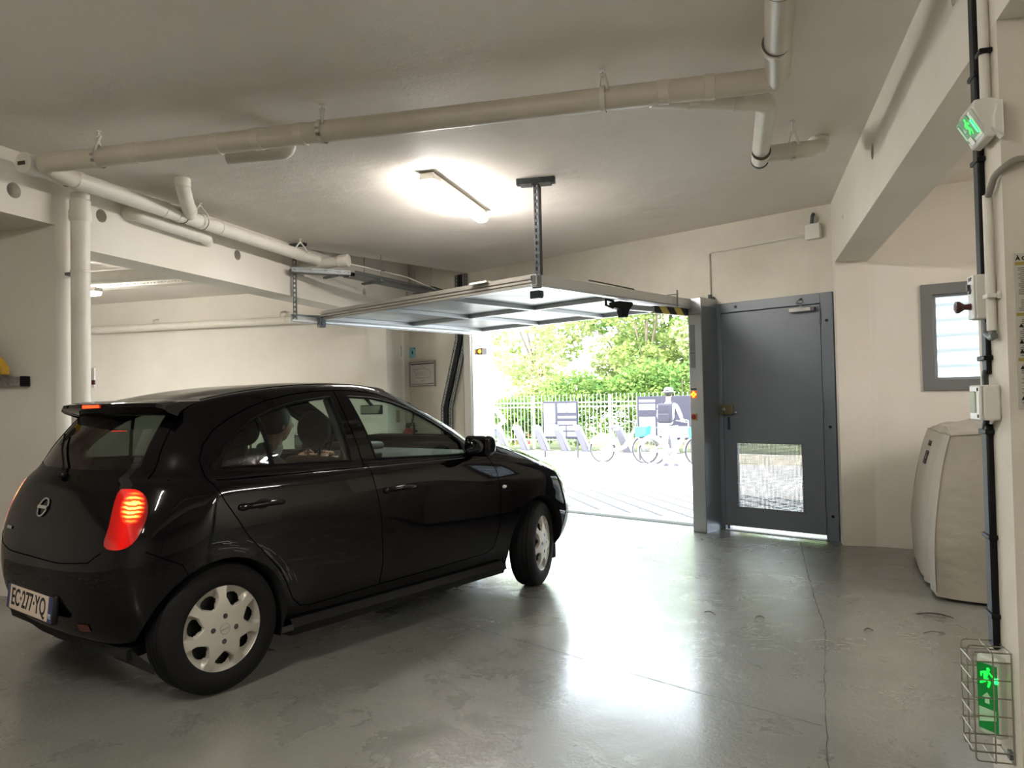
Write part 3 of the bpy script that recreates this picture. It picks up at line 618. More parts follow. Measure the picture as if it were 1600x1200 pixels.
# steel column between opening and door
scn = thing('steel_column', Wp(-.33, -.17, 0), 'brushed steel housing column between the garage opening and the grey door', 'column', F=MW)
b = B(MW); b.box(-.405, -.262, -.325, 0, 0, 2.285); obj('housing', b, M_STEELCOL, scn, bevel=.004)
b = B(MW); b.box(-.262, -.255, -.325, 0, 0, 2.20); obj('side_sheet', b, mat('grey side sheet', '6f757a', .4, .6), scn)
b = B(MW); b.box(-.406, -.261, -.327, -.31, 2.12, 2.125); obj('panel_joint', b, M_DGALV, scn)
b = B(MW)
for k in range(34): b.box(-.388, -.335, -.328, -.3245, 1.60+.0125*k, 1.605+.0125*k)
for k in range(5): b.box(-.388+.0125*k, -.386+.0125*k, -.327, -.3245, 1.60, 2.02)
obj('text_sticker', b, mat('grey print', '5e6062', .5, .2), scn)
b = B(MW); b.box(-.392, -.33, -.333, -.325, 1.305, 1.375); al = obj('amber_lamp', b, mat('orange lamp body', 'b04a10', .35, emit='ff5008', estr=.12), scn, bevel=.003, part_label='lit orange signal lamp')
b = B(MW); 
for dx, dz in ((0, .019), (0, -.019), (.019, 0), (-.019, 0)): b.lathe([(0, 0), (.0125, 0), (.011, .004), (0, .005)], Matrix.Translation((-.361+dx, -.333, 1.34+dz)) @ Matrix.Rotation(PI/2, 4, 'X'), 16)
obj('lamp_lens', b, M_AMBERC, al)
b = B(MW); b.box(-.392, -.33, -.330, -.325, 1.385, 1.40); obj('lamp_caption', b, mat('dark caption', '2a2a2c', .5), scn)
b = B(MW); b.box(-.392, -.33, -.335, -.325, 1.085, 1.155); ks = obj('key_switch', b, mat('tan switch plate', 'a89262', .4), scn, bevel=.003)
b = B(MW); b.lathe([(0, 0), (.026, 0), (.024, .006), (0, .006)], Matrix.Translation((-.361, -.335, 1.12)) @ Matrix.Rotation(PI/2, 4, 'X'), 24); b.box(-.364, -.358, -.348, -.335, 1.10, 1.14); obj('switch_knob', b, M_RED, ks)
# left jamb of the opening
jb = thing('door_jamb', Wp(-3.75, 0, 0), 'pale metal jamb and track on the left side of the garage opening', 'door jamb', F=MW)
b = B(MW); b.box(-3.86, -3.74, -.13, 0, 0, 2.23); obj('jamb_box', b, mat('pale jamb metal', 'c4c1ba', .45, .2), jb, bevel=.003)
b = B(MW); b.box(-3.735, -3.725, -.13, -.02, 0, 2.22); b.box(-3.735, -3.68, -.135, -.128, 0, 2.22); b.box(-3.70, -3.69, -.135, -.02, 0, 2.22); each('vertical_track', b, M_ALU, jb)
b = B(MW); b.box(-3.739, -3.735, -.12, -.01, 0, 2.22); obj('rubber_lip', b, M_BLACK, jb)
b = B(MW); b.box(-3.675, -3.60, -.05, .04, 1.93, 2.01); ab = obj('amber_lamp', b, mat('amber lamp body', '3a1c08', .4), jb, bevel=.003, part_label='lit orange signal lamp')
b = B(MW); b.lathe([(0, 0), (.028, 0), (.024, .01), (0, .012)], Matrix.Translation((-3.637, -.05, 1.97)) @ Matrix.Rotation(PI/2, 4, 'X'), 20); obj('lamp_lens', b, M_AMBERC, ab)
b = B(MW); b.box(-4.00, -3.87, -.012, 0, .0, 2.15); obj('cover_strip', b, mat('grey cover strip', 'a49f94', .6), jb)
# grille sill of the threshold
b = B(MW)
b.box(-3.70, -.42, -.05, .09, .0, .004)
for k in range(int(3.2/.03)): b.box(-3.68+.03*k, -3.668+.03*k, -.04, .08, .004, .009)
tag(obj('drain_grate', b, mat('grate steel', '4d4c45', .6, .2)), 'long slotted drain grate across the garage threshold', 'drain grate')
b = B(MW)
b.box(-.25, .80, -.06, .04, .0, .004)
for k in range(44): b.box(-.24+.0235*k, -.23+.0235*k, -.055, .035, .004, .008)
tag(obj('drain_grate', b, mat('door grate steel', '74746e', .5, .5)), 'short dark grate on the floor under the grey door', 'drain grate')
# junction box over the door with conduit
jn = thing('junction_box', Wp(.73, 0, 2.74), 'white square junction box on the wall above the grey door', 'junction box', F=MW)
b = B(MW); b.box(.66, .80, -.055, 0, 2.73, 2.87); obj('box', b, M_WHITEP, jn, bevel=.006)
b = B(MW); b.tube([(.72, -.03, 2.87), (.735, -.05, 2.93), (.74, -.03, 2.96)], .016, 10); obj('cable_gland', b, M_DGALV, jn)
cj = thing('wall_conduit', Wp(0, 0, 2.75), 'white conduit running from the junction box down to the steel column', 'conduit', F=MW)
b = B(MW); b.tube(route([(.67, -.015, 2.78), (-.33, -.015, 2.765), (-.33, -.015, 2.28)], .03, 6), .0105, 10); obj('tube_run', b, M_PVC, cj)
b = B(MW); b.tube([(-.33, -.02, 2.29), (-.33, -.02, 2.34)], .018, 10); b.tube([(-.30, -.02, 2.285), (-.28, -.02, 2.31)], .015, 10); obj('cable_gland', b, M_DGALV, cj)
# ------------------------------------------------------------------ strip lamps
def strip_lamp(c, d, lab, L=1.27, z=ZC):
    c = V3(c); F = frame((c[0], c[1], z), d, None, (0, 0, 1))
    l = thing('strip_light', None, lab, 'ceiling light', 'tube lights', F=F) if False else None
    l = bpy.data.objects.new('strip_light', None); COL.objects.link(l); l.matrix_basis = F; FR[l.name] = F; tag(l, lab, 'ceiling light', 'ceiling tube lights')
    b = B(); prof = [(-.055, -.008), (-.062, -.048), (-.056, -.056), (.056, -.056), (.062, -.048), (.055, -.008)]
    b.prism(prof, -L/2, L/2, Matrix(((0, 0, 1, 0), (1, 0, 0, 0), (0, 1, 0, 0), (0, 0, 0, 1)))); obj('housing', b, M_WHITEP, l, local=True, bevel=.004)
    b = B(); pr = [(-.056, -.054), (-.050, -.085), (-.032, -.10), (.032, -.10), (.050, -.085), (.056, -.054)]
    b.prism(pr, -L/2+.01, L/2-.01, Matrix(((0, 0, 1, 0), (1, 0, 0, 0), (0, 1, 0, 0), (0, 0, 0, 1)))); obj('diffuser', b, M_TUBE, l, local=True, bevel=.006)
    b = B()
    for x in (-.5, -.2, .2, .5): b.box(x-.012, x+.012, -.066, -.060, -.062, -.03); b.box(x-.012, x+.012, .060, .066, -.062, -.03)
    each('clip', b, M_WHITEP, l, local=True)
    return l
strip_lamp((-2.21, 5.83), (0, 1, 0), 'lit tube light on the ceiling left of the slotted post', z=3.02)
sl_ = strip_lamp((-8.05, 7.33), (1, .0, 0), 'lit tube light in the back bay, half hidden behind the downpipe', z=2.79)
b = B(); b.tube([(-8.45, 7.33, 2.78), (-8.45, 7.33, 3.03)], .004, 6); b.tube([(-7.6, 7.33, 2.78), (-7.6, 7.33, 3.03)], .004, 6); each('hanger_rod', b, M_GALV, sl_)
strip_lamp((-2.0, .6), (0, 1, 0), 'lit tube light over the aisle behind the camera', z=3.02)
strip_lamp((-2.6, -3.4), (0, 1, 0), 'lit tube light farthest behind the camera', z=3.02)
strip_lamp((3.7, 4.1), (0, 1, 0), 'lit tube light in the right bay beyond the near pillar', z=3.02)
strip_lamp((4.4, 2.2), (0, 1, 0), 'lit tube light at the far side of the right bay', z=3.02)


# back bay services
bb = thing('drain_pipe', (-7, 6.75, 2.75), 'thick pipe crossing the back bay under its ceiling', 'pipe')
b = B(); b.tube([(-10.5, 6.65, 2.80), (-4.9, 6.85, 2.78)], .065, 20); obj('pipe_run', b, M_PVC, bb)
b = B(); b.tube([(-6.4, 6.79, 2.85), (-6.4, 6.79, 3.03)], .005, 6); b.tube([(-5.35, 6.83, 2.85), (-5.35, 6.83, 3.03)], .005, 6); each('hanger_rod', b, M_GALV, bb)
bc = thing('drain_pipe', (-7.5, 9.8, 2.65), 'drain pipe fixed along the back bay wall', 'pipe')
b = B(); b.tube([(-10.9, 9.78, 2.60), (-4.95, 9.78, 2.565)], .058, 20); obj('pipe_run', b, M_PVC, bc)
b = B()
for x in (-8.85, -6.55): b.tube([(x-.05, 9.83, 2.58), (x, 9.80, 2.70), (x+.03, 9.88, 2.72)], .012, 8)
each('wall_bracket', b, M_WHITEP, bc)
b = B(); collar(b, (-6.45, 9.78, 2.575), (1, 0, 0), .058, .04); collar(b, (-6.1, 9.78, 2.575), (1, 0, 0), .058, .02); each('joint_collar', b, M_PVC, bc)
bt = thing('cable_tray', (-6.8, 7.9, 2.83), 'pale perforated cable tray in the back bay beside the tube light', 'cable tray')
b = B(); tray_seg(b, (-8.2, 7.82, 2.86), (-4.9, 7.98, 2.86), .16, .05, .05); obj('tray_channel', b, mat('white tray', 'cfcbc0', .5, .2), bt)
b = B(); strut(b, (-6.35, 7.75, 2.85), (-6.1, 8.15, 2.84), .03, .02, (0, 0, 1), pitch=.03); b.tube([(-6.4, 7.8, 2.9), (-6.4, 7.8, 3.03)], .004, 6); obj('cross_bracket', b, M_WHITEP, bt)
# yellow arm at the far left
ya = thing('parking_lift_arm', (-5.0, 3.9, 1.5), 'yellow angled arm with a black edge at the left border of the view', 'lift arm')
b = B(); b.prism([(-5.35, 1.90), (-4.96, 1.755), (-4.83, 1.66), (-4.78, 1.60), (-4.78, 1.555), (-4.81, 1.555), (-4.85, 1.60), (-5.0, 1.69), (-5.35, 1.82)], -3.97, -3.91, Matrix.Rotation(PI/2, 4, 'X')); obj('arm', b, M_YEL, ya, bevel=.005)
b = B(); b.prism([(-5.35, 1.82), (-5.0, 1.69), (-4.85, 1.60), (-4.81, 1.555), (-5.35, 1.555)], -3.965, -3.93, Matrix.Rotation(PI/2, 4, 'X')); obj('dark_plate', b, mat('dark steel plate', '2c2922', .5), ya)  # plain dark plate filling the space below the arm
sb = thing('steel_ledge', (-5.0, 3.9, 1.46), 'scuffed metal ledge with a black rubber end below the yellow arm', 'ledge')
b = B(); b.box(-5.4, -4.815, 4.075, 4.13, 1.485, 1.545); obj('plate', b, mat('scuffed zinc', 'b9b7b0', .5, .1, noise=(20, .2, '77756d')), sb, bevel=.004)
b = B(); b.box(-4.815, -4.79, 4.07, 4.135, 1.478, 1.55); obj('end_bumper', b, M_RUBBER, sb, bevel=.006)
# ------------------------------------------------------------------ things on the near pillar
XP = .79
bk = thing('black_conduit', (XP, 2.93, 0), 'thick black cable cover running down the edge of the near pillar', 'cable cover')
b = B(); b.box(XP-.022, XP, 2.890, 2.950, .45, 1.195); b.box(XP-.022, XP, 2.885, 2.940, 1.68, 2.9); b.box(XP-.016, XP, 2.882, 2.935, 1.36, 1.56); obj('cover_run', b, M_BLACK, bk, bevel=.006)
b = B()
for z, yc in ((2.37, 2.91), (2.08, 2.91), (1.415, 2.908), (1.17, 2.92), (.82, 2.92), (.56, 2.92)): b.box(XP-.028, XP, yc-.042, yc+.042, z-.008, z+.008)
each('saddle_clip', b, M_BLACK, bk, bevel=.003)
b = B(); b.tube([(XP-.014, 2.93, 1.18), (XP-.02, 2.90, 1.20), (XP-.025, 2.87, 1.215)], .011, 10); b.tube([(XP-.014, 2.905, 1.37), (XP-.02, 2.89, 1.35), (XP-.025, 2.87, 1.32)], .010, 10); each('grey_cable', b, M_DGALV, bk)
wc = thing('wall_conduit', (XP, 2.80, 1.4), 'fat white conduit on the near pillar, ending below the stop button box', 'conduit')
b = B(); b.tube([(XP-.018, 2.806, 1.50), (XP-.018, 2.806, 1.94)], .0145, 14); obj('tube_run', b, M_PVC, wc)
b = B(); b.tube([(XP-.018, 2.806, 1.48), (XP-.018, 2.806, 1.50)], .011, 12); b.tube([(XP-.02, 2.86, 1.53), (XP-.022, 2.855, 1.495), (XP-.018, 2.815, 1.478), (XP-.018, 2.785, 1.482)], .011, 10); obj('conduit_elbow', b, M_GALV, wc)
b = B(); b.box(XP-.036, XP, 2.775, 2.825, 1.605, 1.617); b.box(XP-.010, XP-.002, 2.762, 2.775, 1.600, 1.622); each('saddle_clip', b, M_WHITEP, wc)
w2 = thing('wall_conduit', (XP, 2.79, 2.2), 'white conduit with black clips above the exit lamp on the near pillar', 'conduit')
b = B(); b.tube([(XP-.018, 2.79, 2.22), (XP-.018, 2.79, 2.9)], .0155, 14); obj('tube_run', b, M_PVC, w2)
b = B()
for z in (2.215, 2.40): b.box(XP-.038, XP, 2.762, 2.818, z-.007, z+.007)
each('saddle_clip', b, M_BLACK, w2, bevel=.003)
w3 = thing('wall_conduit', (XP, 2.7, 2.0), 'grey pipe entering from the right behind the exit lamp', 'conduit')
b = B(); b.tube(route([(1.25, 2.70, 2.02), (XP+.03, 2.70, 2.02), (XP-.018, 2.72, 1.985), (XP-.018, 2.80, 1.935)], .04, 6), .0105, 10); obj('tube_run', b, mat('grey pipe', '8a867c', .5), w3)
# stop button box
sbx = thing('control_box', (XP-.045, 2.86, 1.54), 'beige control box with a dark red mushroom stop button on the near pillar', 'control box')
b = B(); b.box(XP-.050, XP, 2.852, 2.918, 1.544, 1.692); bx = obj('box', b, M_WHITEP, sbx, bevel=.006)
b = B(); b.box(XP-.056, XP-.050, 2.853, 2.917, 1.546, 1.690); fc = obj('face_plate', b, M_WHITE, sbx, bevel=.002)
b = B(); b.lathe([(0, 0), (.012, 0), (.010, .012), (.009, .02), (.016, .03), (.020, .036), (.020, .046), (.012, .05), (0, .05)], Matrix.Translation((XP-.055, 2.885, 1.588)) @ Matrix.Rotation(-PI/2, 4, 'Y'), 24); obj('stop_button', b, mat('faded red button', '4a2224', .45), sbx, part_label='dark red mushroom button')
b = B(); b.tube([(XP-.056, 2.885, 1.640), (XP-.062, 2.885, 1.640)], .010, 16); b.box(XP-.066, XP-.056, 2.881, 2.889, 1.640, 1.662); obj('key_switch', b, M_DGALV, sbx)
b = text_builder('STOP', .016, frame((XP-.0565, 2.885, 1.679), (0, -1, 0), (0, 0, 1)), .0005); obj('lettering', b, M_BLACK, fc)
# switch box
swx = thing('switch_box', (XP-.04, 2.86, 1.21), 'pale grey breaker box with a clear window under the stop button box', 'switch box')
b = B(); b.box(XP-.052, XP, 2.799, 2.907, 1.21, 1.325); obj('box', b, M_WHITEP, swx, bevel=.007)
b = B(); b.box(XP-.064, XP-.0525, 2.799, 2.907, 1.21, 1.325); fc = obj('cover', b, M_WHITE, swx, bevel=.005)
b = B(); b.box(XP-.069, XP-.064, 2.83, 2.885, 1.235, 1.305); obj('window_flap', b, mat('clear flap', 'b5b8a5', .15), fc, bevel=.003)
b = B()
for y, z in ((2.812, 1.224), (2.812, 1.311)): b.tube([(XP-.062, y-.0, z), (XP-.066, y, z)], .006, 10)
each('screw', b, M_BLACK, fc)
# green exit lamp on angled bracket
M_GREEN = mat('exit green', '12702f', .4, emit='109a38', estr=.035); M_GLIT = mat('lit green', '20ff50', .4, emit='18ff40', estr=.28); M_GWH = mat('pictogram white', 'bfe6bf', .4)
ex = thing('exit_sign', (XP-.06, 2.72, 2.06), 'lit green exit lamp with running figure on the near pillar, high up', 'exit sign')
# sign plane: faces left and down
cx = V3((XP-.070, 2.775, 2.15)); FX = frame(cx, V3((0, -1, 0)), None, V3((-.87, 0, -.49)))
Ls, Hs = .15, .095
b = B(FX); b.box(-Ls/2, Ls/2, -Hs/2, Hs/2, -.018, 0); obj('lamp_body', b, mat('clear lamp body', 'c9cfc6', .25), ex, bevel=.01, seg=3)
b = B(FX); b.box(-Ls/2+.006, Ls/2-.03, -Hs/2+.018, Hs/2-.006, -.001, .002); gp = obj('green_panel', b, M_GREEN, ex)
def running_man(F, s, mt, par, z=.0025, name='running_figure'):
    b = B(F)
    P = lambda pts, w=1: [(x*s*w, y*s) for x, y in pts]
    b.lathe([(0, z), (.085*s, z), (.085*s, z+.001), (0, z+.001)], Matrix.Translation((.10*s, .42*s, 0)), 16)
    for pts in ([(-.12, .30), (.02, .34), (.12, .26), (.02, -.02), (-.14, .0)], [(-.14, .02), (.02, .0), (-.02, -.18), (-.30, -.34), (-.36, -.26), (-.12, -.14)], [(-.06, .04), (.08, .02), (.22, -.16), (.12, -.42), (.03, -.40), (.10, -.18)], [(.06, .30), (.28, .10), (.38, .16), (.36, .22), (.28, .20), (.12, .34)], [(-.12, .30), (-.30, .22), (-.30, .02), (-.23, .02), (-.22, .16), (-.08, .20)]):
        b.prism(P(pts), z, z+.001)
    return obj(name, b, mt, par)
running_man(FX @ Matrix.Translation((.012, .006, 0)), .060, M_GLIT, gp)
b = B(FX); b.prism([(-.062, .034), (-.048, .034), (-.048, -.02), (-.062, -.02)], .002, .003); b.prism([(-.040, .006), (-.026, .018), (-.026, .010), (-.018, .010), (-.018, .002), (-.026, .002), (-.026, -.006)], .002, .003); each('door_pictogram', b, M_GWH, gp)
b = B(FX); b.box(-.048, -.015, -.044, -.018, .002, .0035); obj('test_label', b, M_WHITE, gp)
b = B(FX); b.box(.046, .056, -.026, .020, -.002, .003); obj('led_window', b, mat('bright green led', '30ff60', .3, emit='10ff50', estr=.9), gp)
b = B(); b.prism([(-.083, 2.20), (-.045, 2.105), (-.02, 2.10), (0, 2.12), (0, 2.215), (-.03, 2.225), (-.075, 2.222)], 2.70, 2.86, Matrix(((1, 0, 0, XP), (0, 0, 1, 0), (0, 1, 0, 0), (0, 0, 0, 1)))); obj('housing', b, M_WHITEP, ex, bevel=.006)
b = B(); b.prism([(-.03, 2.12), (-.0, 2.09), (0, 2.21), (-.02, 2.20), (-.03, 2.16)], 2.68, 2.72, Matrix(((1, 0, 0, XP), (0, 0, 1, 0), (0, 1, 0, 0), (0, 0, 0, 1)))); each('wall_bracket', b, M_WHITEP, ex, bevel=.005)
# low exit lamp in a wire cage
le = thing('exit_sign', (XP-.04, 2.855, .16), 'low green exit lamp with arrow, behind a wire cage by the floor', 'exit sign')
nL = V3((-.80, -.60, 0)); cL = V3((XP-.052, 2.862, .31)); FL = frame(cL, V3((0, 0, 1)), None, nL)
b = B(FL); b.box(-.135, .125, -.040, .040, -.05, -.001); obj('lamp_body', b, mat('opal lamp body', 'cfd6c8', .35), le, bevel=.010, seg=3)
b = B(FL); b.box(-.115, .10, -.034, .034, -.002, .002); gp = obj('green_panel', b, M_GREEN, le)
running_man(FL @ Matrix.Translation((.055, 0, 0)) @ Matrix.Rotation(-PI/2, 4, 'Z'), .070, M_GLIT, gp)
b = B(FL); b.prism([(.008, .0), (-.010, .018), (-.010, .008), (-.028, .008), (-.028, -.008), (-.010, -.008), (-.010, -.018)], .002, .003); obj('arrow_pictogram', b, M_GWH, gp)
b = B(FL); b.prism([(-.045, -.030), (-.045, .030), (-.095, .030), (-.075, -.030)], .002, .003); obj('door_pictogram', b, M_GWH, gp)
b = B(FL); b.box(.045, .062, -.036, -.024, -.002, .004); obj('led_window', b, mat('bright green led', '30ff60', .3, emit='10ff50', estr=1.2), gp)
cg = thing('wire_cage', (XP, 2.85, .11), 'chromed wire cage protecting the low exit lamp', 'wire cage')
b = B(); wr = .0024; xa, ya_, yb_, za, zb = XP-.110, 2.785, 2.925, .125, .470
M_WIRE = mat('cage wire', '9b978c', .3, .9)
for y in (ya_, (ya_+yb_)/2, yb_):
    b.tube(route([(XP, y, zb), (xa, y, zb), (xa, y, za), (XP, y, za)], .014, 5), wr, 8)
for k in range(6):
    z = za+.03+(zb-za-.06)*k/5; b.tube(route([(XP, ya_, z), (xa-.003, ya_, z), (xa-.003, yb_, z), (XP, yb_, z)], .012, 4), wr, 8)
for x in (XP-.055, XP-.004): b.tube(route([(x, ya_-.004, za), (x, ya_-.004, zb), (x, yb_, zb)], .012, 4), wr, 8); b.tube([(x, ya_, za-.003), (x, yb_, za-.003)], wr, 8)
obj('wire_grid', b, M_WIRE, cg)
b = B(); b.box(XP-.012, XP, 2.80, 2.825, .13, .155); obj('fixing_tab', b, M_GALV, cg)
# notice board on the front face of the pillar
nb = thing('notice_board', (.90, 2.715, 1.24), 'tall safety notice headed A OBSERVER on the front of the near pillar', 'notice')
b = B(); b.box(.812, 1.06, 2.712, 2.72, 1.245, 1.73); sh = obj('board', b, mat('notice paper', 'b7b2a6', .5), nb)
FN = frame((.8175, 2.7115, 1.722), (1, 0, 0), (0, 0, 1)); 
b = text_builder('À OBSERVER', .0175, frame((.8165, 2.7115, 1.7135), (1, 0, 0), (0, 0, 1)), .0004, 'LEFT', bold=.0006); obj('heading', b, M_BLACK, sh)
b = B()
for z in (1.693, 1.535, 1.395): b.box(.8145, 1.055, 2.7108, 2.712, z, z+.010)
each('yellow_band', b, mat('mustard band', '9a8a3a', .5), sh)
b = B()
rn = random.Random(3)
for z0_, z1_ in ((1.60, 1.685), (1.548, 1.585), (1.41, 1.525), (1.26, 1.385)):
    z = z1_
    while z > z0_:
        x = .822+rn.choice((0, .006)); e_ = 1.05-rn.random()*.08
        b.box(x, e_, 2.7112, 2.712, z-.0022, z); z -= .0062
obj('text_lines', b, mat('notice print', '57534b', .6), sh)
b = B()
for z in (1.50, 1.45, 1.42, 1.37, 1.275):
    P = [(.8195, z), (.8325, z), (.826, z+.012)]; b.prism(P, 2.7110, 2.7118, Matrix(((1, 0, 0, 0), (0, 0, 1, 0), (0, 1, 0, 0), (0, 0, 0, 1))))
each('warning_triangle', b, M_BLACK, sh)
# ------------------------------------------------------------------ covered car in the right bay
cv = thing('covered_car', (2.9, 6.1, 0), 'low car hidden under a grey-beige fabric cover in the right bay', 'covered car')
SEAM_PTS = []
def cover():
    b = B(); nx, ny = 90, 96; vs = []
    X = lambda i: i/nx
    # cross section in y-z at each x: near side bottom -> near side top -> far side top -> far bottom
    rnd = random.Random(5)
    for i in range(nx+1):
        t = i/nx; x = 1.11+3.3*t
        k = min(1, t/.06)                      # closing of the end
        top = 1.04+.10*min(1, t*1.2)+.22*math.exp(-((t-.5)/.28)**2)
        yn, yf = 5.27+.14*(1-min(1, t/.10))**1.5, 6.93-.12*(1-min(1, t/.10))**1.5
        for j in range(ny+1):
            s = j/ny
            if s < .38: 
                q = s/.38; y = yn+.10*q**2.2-.03*math.sin(PI*q); z = .02+(top-.03)*q
            elif s < .62:
                q = (s-.38)/.24; y = yn+.10+(yf-.10-yn-.10)*q; z = top-.01+.035*math.sin(PI*q)
            else:
                q = (1-s)/.38; y = yf-.10*q**2.2; z = .02+(top-.03)*q
            zr = z/top
            xx = x
            if t < .25: # leaning end: the upper part set back
                f_ = (1-t/.25)**1.2; xx = x+f_*(.14*zr**2.5+.05*max(0, .3-zr)+.095*(y-5.3))
            # fabric folds
            fold = .007*math.sin(zr*75+t*55)*math.exp(-t/.035)*math.exp(-((zr-.45)/.4)**2)*min(1, t*60)+.006*math.sin(t*60+zr*5)+.004*math.sin(t*23-zr*17)
            if s < .5: y -= fold
            else: y += fold
            if .38 <= s <= .62: z += .008*math.sin(t*70+s*30)+.006*math.sin(s*90)
            vs.append((xx, y, z))
    fs = [(i*(ny+1)+j, (i+1)*(ny+1)+j, (i+1)*(ny+1)+j+1, i*(ny+1)+j+1) for i in range(nx) for j in range(ny)]
    # end cap: fan of rows between the near and the far side at x index 0
    m = len(vs); rows = 36; cols = 40; base = []
    for r in range(rows+1):
        zz = r/rows; sN = zz*.38; j = sN*ny; j0 = int(j); f = j-j0
        a = V3(vs[j0]).lerp(V3(vs[min(j0+1, ny)]), f); jj = (1-sN)*ny; j1 = int(jj); f = jj-j1; c = V3(vs[j1]).lerp(V3(vs[min(j1+1, ny)]), f)
        for k in range(cols+1):
            q = k/cols; p = a.lerp(c, q); bulge = .02*(4*q*(1-q))**.6*(1-.7*zz**3)
            p.x -= bulge*.8-.012*math.sin(q*34+zz*(9-q*12))*1.7*math.exp(-((q-.22)/.16)**2)*min(1, 3*q)-.005*math.sin(q*9-zz*12)*min(1, 5*q); vs.append(tuple(p))
    # smooth sweep of the cap edge into the top
    for r in range(rows):
        for k in range(cols): i0 = m+r*(cols+1)+k; fs.append((i0, i0+1, i0+cols+2, i0+cols+1))
    # top fill between cap top row and first roof row
    b.add(vs, fs); n0 = m+rows*(cols+1); j0, j1 = int(.38*ny), int(.62*ny)+1
    top = [vs[n0+k] for k in range(cols+1)]; row = []
    for k in range(cols+1):
        q = k/cols; s_ = .38+(1-2*.38)*q; j = s_*ny; a0 = int(j); f = j-a0; row.append(V3(vs[a0]).lerp(V3(vs[min(a0+1, ny)]), f))
    b.add([tuple(p) for p in top]+[tuple(p) for p in row], [(k, k+1, cols+2+k, cols+1+k) for k in range(cols)])
    b.v = [V3((v.x, v.y-.2*max(0, v.x-1.35), v.z)) for v in b.v]
    J = int(.38*ny); SEAM_PTS.append([b.v[i*(ny+1)+J] for i in range(30, 0, -1)]+[b.v[j] for j in range(J, 0, -1)]); SEAM_PTS.append([b.v[n0+k] for k in range(cols+1)])
    return b
M_COVER = mat('cover fabric', 'a39c8e', .75, noise=(3, .3, '9a9285'), bump=[(7, .5, .02), (60, .3, .002), (400, .2, .0008)])
ccover = obj('fabric_cover', cover(), M_COVER, cv, angle=85)
bvh_c = None
from mathutils.bvhtree import BVHTree
def bvh_of(o):
    F = FR[o.name]; return BVHTree.FromPolygons([F @ v.co for v in o.data.vertices], [tuple(p.vertices) for p in o.data.polygons])
BC = bvh_of(ccover)
def seam_on(bv, pts, dirn, r, n=14):
    P = []
    for i in range(len(pts)-1):
        for k in range(n):
            q = V3(pts[i]).lerp(V3(pts[i+1]), k/n); h = bv.ray_cast(q, V3(dirn))
            if h[0] is not None: P.append(h[0])
    return P
b = B(); b.tube([p+V3((-.002, -.002, .001)) for p in SEAM_PTS[0]], .0032, 6); b.tube([p+V3((-.003, 0, .001)) for p in SEAM_PTS[1]], .003, 6); obj('seam', b, mat('seam thread', '7d776a', .8), cv)
h = BC.ray_cast(V3((.2, 6.28, .88)), V3((1, 0, 0)))
if h[0] is not None:
    nn = h[1] if h[1].x < 0 else -h[1]
    FG = frame(h[0]+nn*.004, V3((0, 0, 1)), None, nn)
    b = B(FG @ Matrix.Scale(1.3, 4)); w_ = .02
    b.box(-.075, .0, .03, .055, 0, .002); b.box(-.075, -.045, -.045, .03, 0, .002); b.box(-.02, 0, -.045, .03, 0, .002); b.box(-.045, -.02, -.045, -.02, 0, .002)
    b.box(.03, .06, -.05, .055, 0, .002)
    obj('logo_mark', b, M_BLACK, cv)

# ------------------------------------------------------------------ litter on the floor
def litter(name, x, y, L, a, col, lab, cat, w_=.25):
    F = frame((x, y, .004), (math.cos(a), math.sin(a), 0), None, (0, 0, 1)); b = B(F); n = 8; vs = []
    for i in range(n+1):
        t_ = i/n; hw = L*w_*math.sin(PI*t_)**.7/2+.0008; zc = .012*math.sin(PI*t_)
        vs += [(L*(t_-.5), -hw, zc+.003), (L*(t_-.5), 0, zc-.002), (L*(t_-.5), hw, zc+.004)]
    fs = []
    for i in range(n):
        for j in range(2): fs.append((3*i+j, 3*i+3+j, 3*i+4+j, 3*i+1+j))
    b.add(vs, fs); o = obj(name, b, mat(name+' colour', col, .7)); tag(o, lab, cat)
def gp_(x, y): pass
litter('dry_leaf', 1.03, 4.99, .19, -.25, '2f1f18', 'dark curled dry leaf on the floor in front of the covered car', 'leaf', .18)
litter('wood_chip', .055, 4.72, .055, .1, '4a463e', 'small dark chip with a white edge on the floor right of the bright reflection', 'debris', .5)
litter('dry_twig', -.23, 4.75, .09, -.7, '5b574d', 'thin twig on the floor left of the dark chip', 'debris', .08)
litter('dry_leaf', .62, 4.6, .05, .2, '3c352b', 'tiny brown leaf on the floor right of the saw joint', 'leaf', .4)
litter('dry_twig', .95, 4.62, .11, .02, '58503f', 'thin straw on the floor between the saw joint and the pillar', 'debris', .05)
litter('dry_leaf', 1.02, 3.62, .05, .3, '4d4334', 'small brown leaf on the floor left of the wire cage', 'leaf', .45)
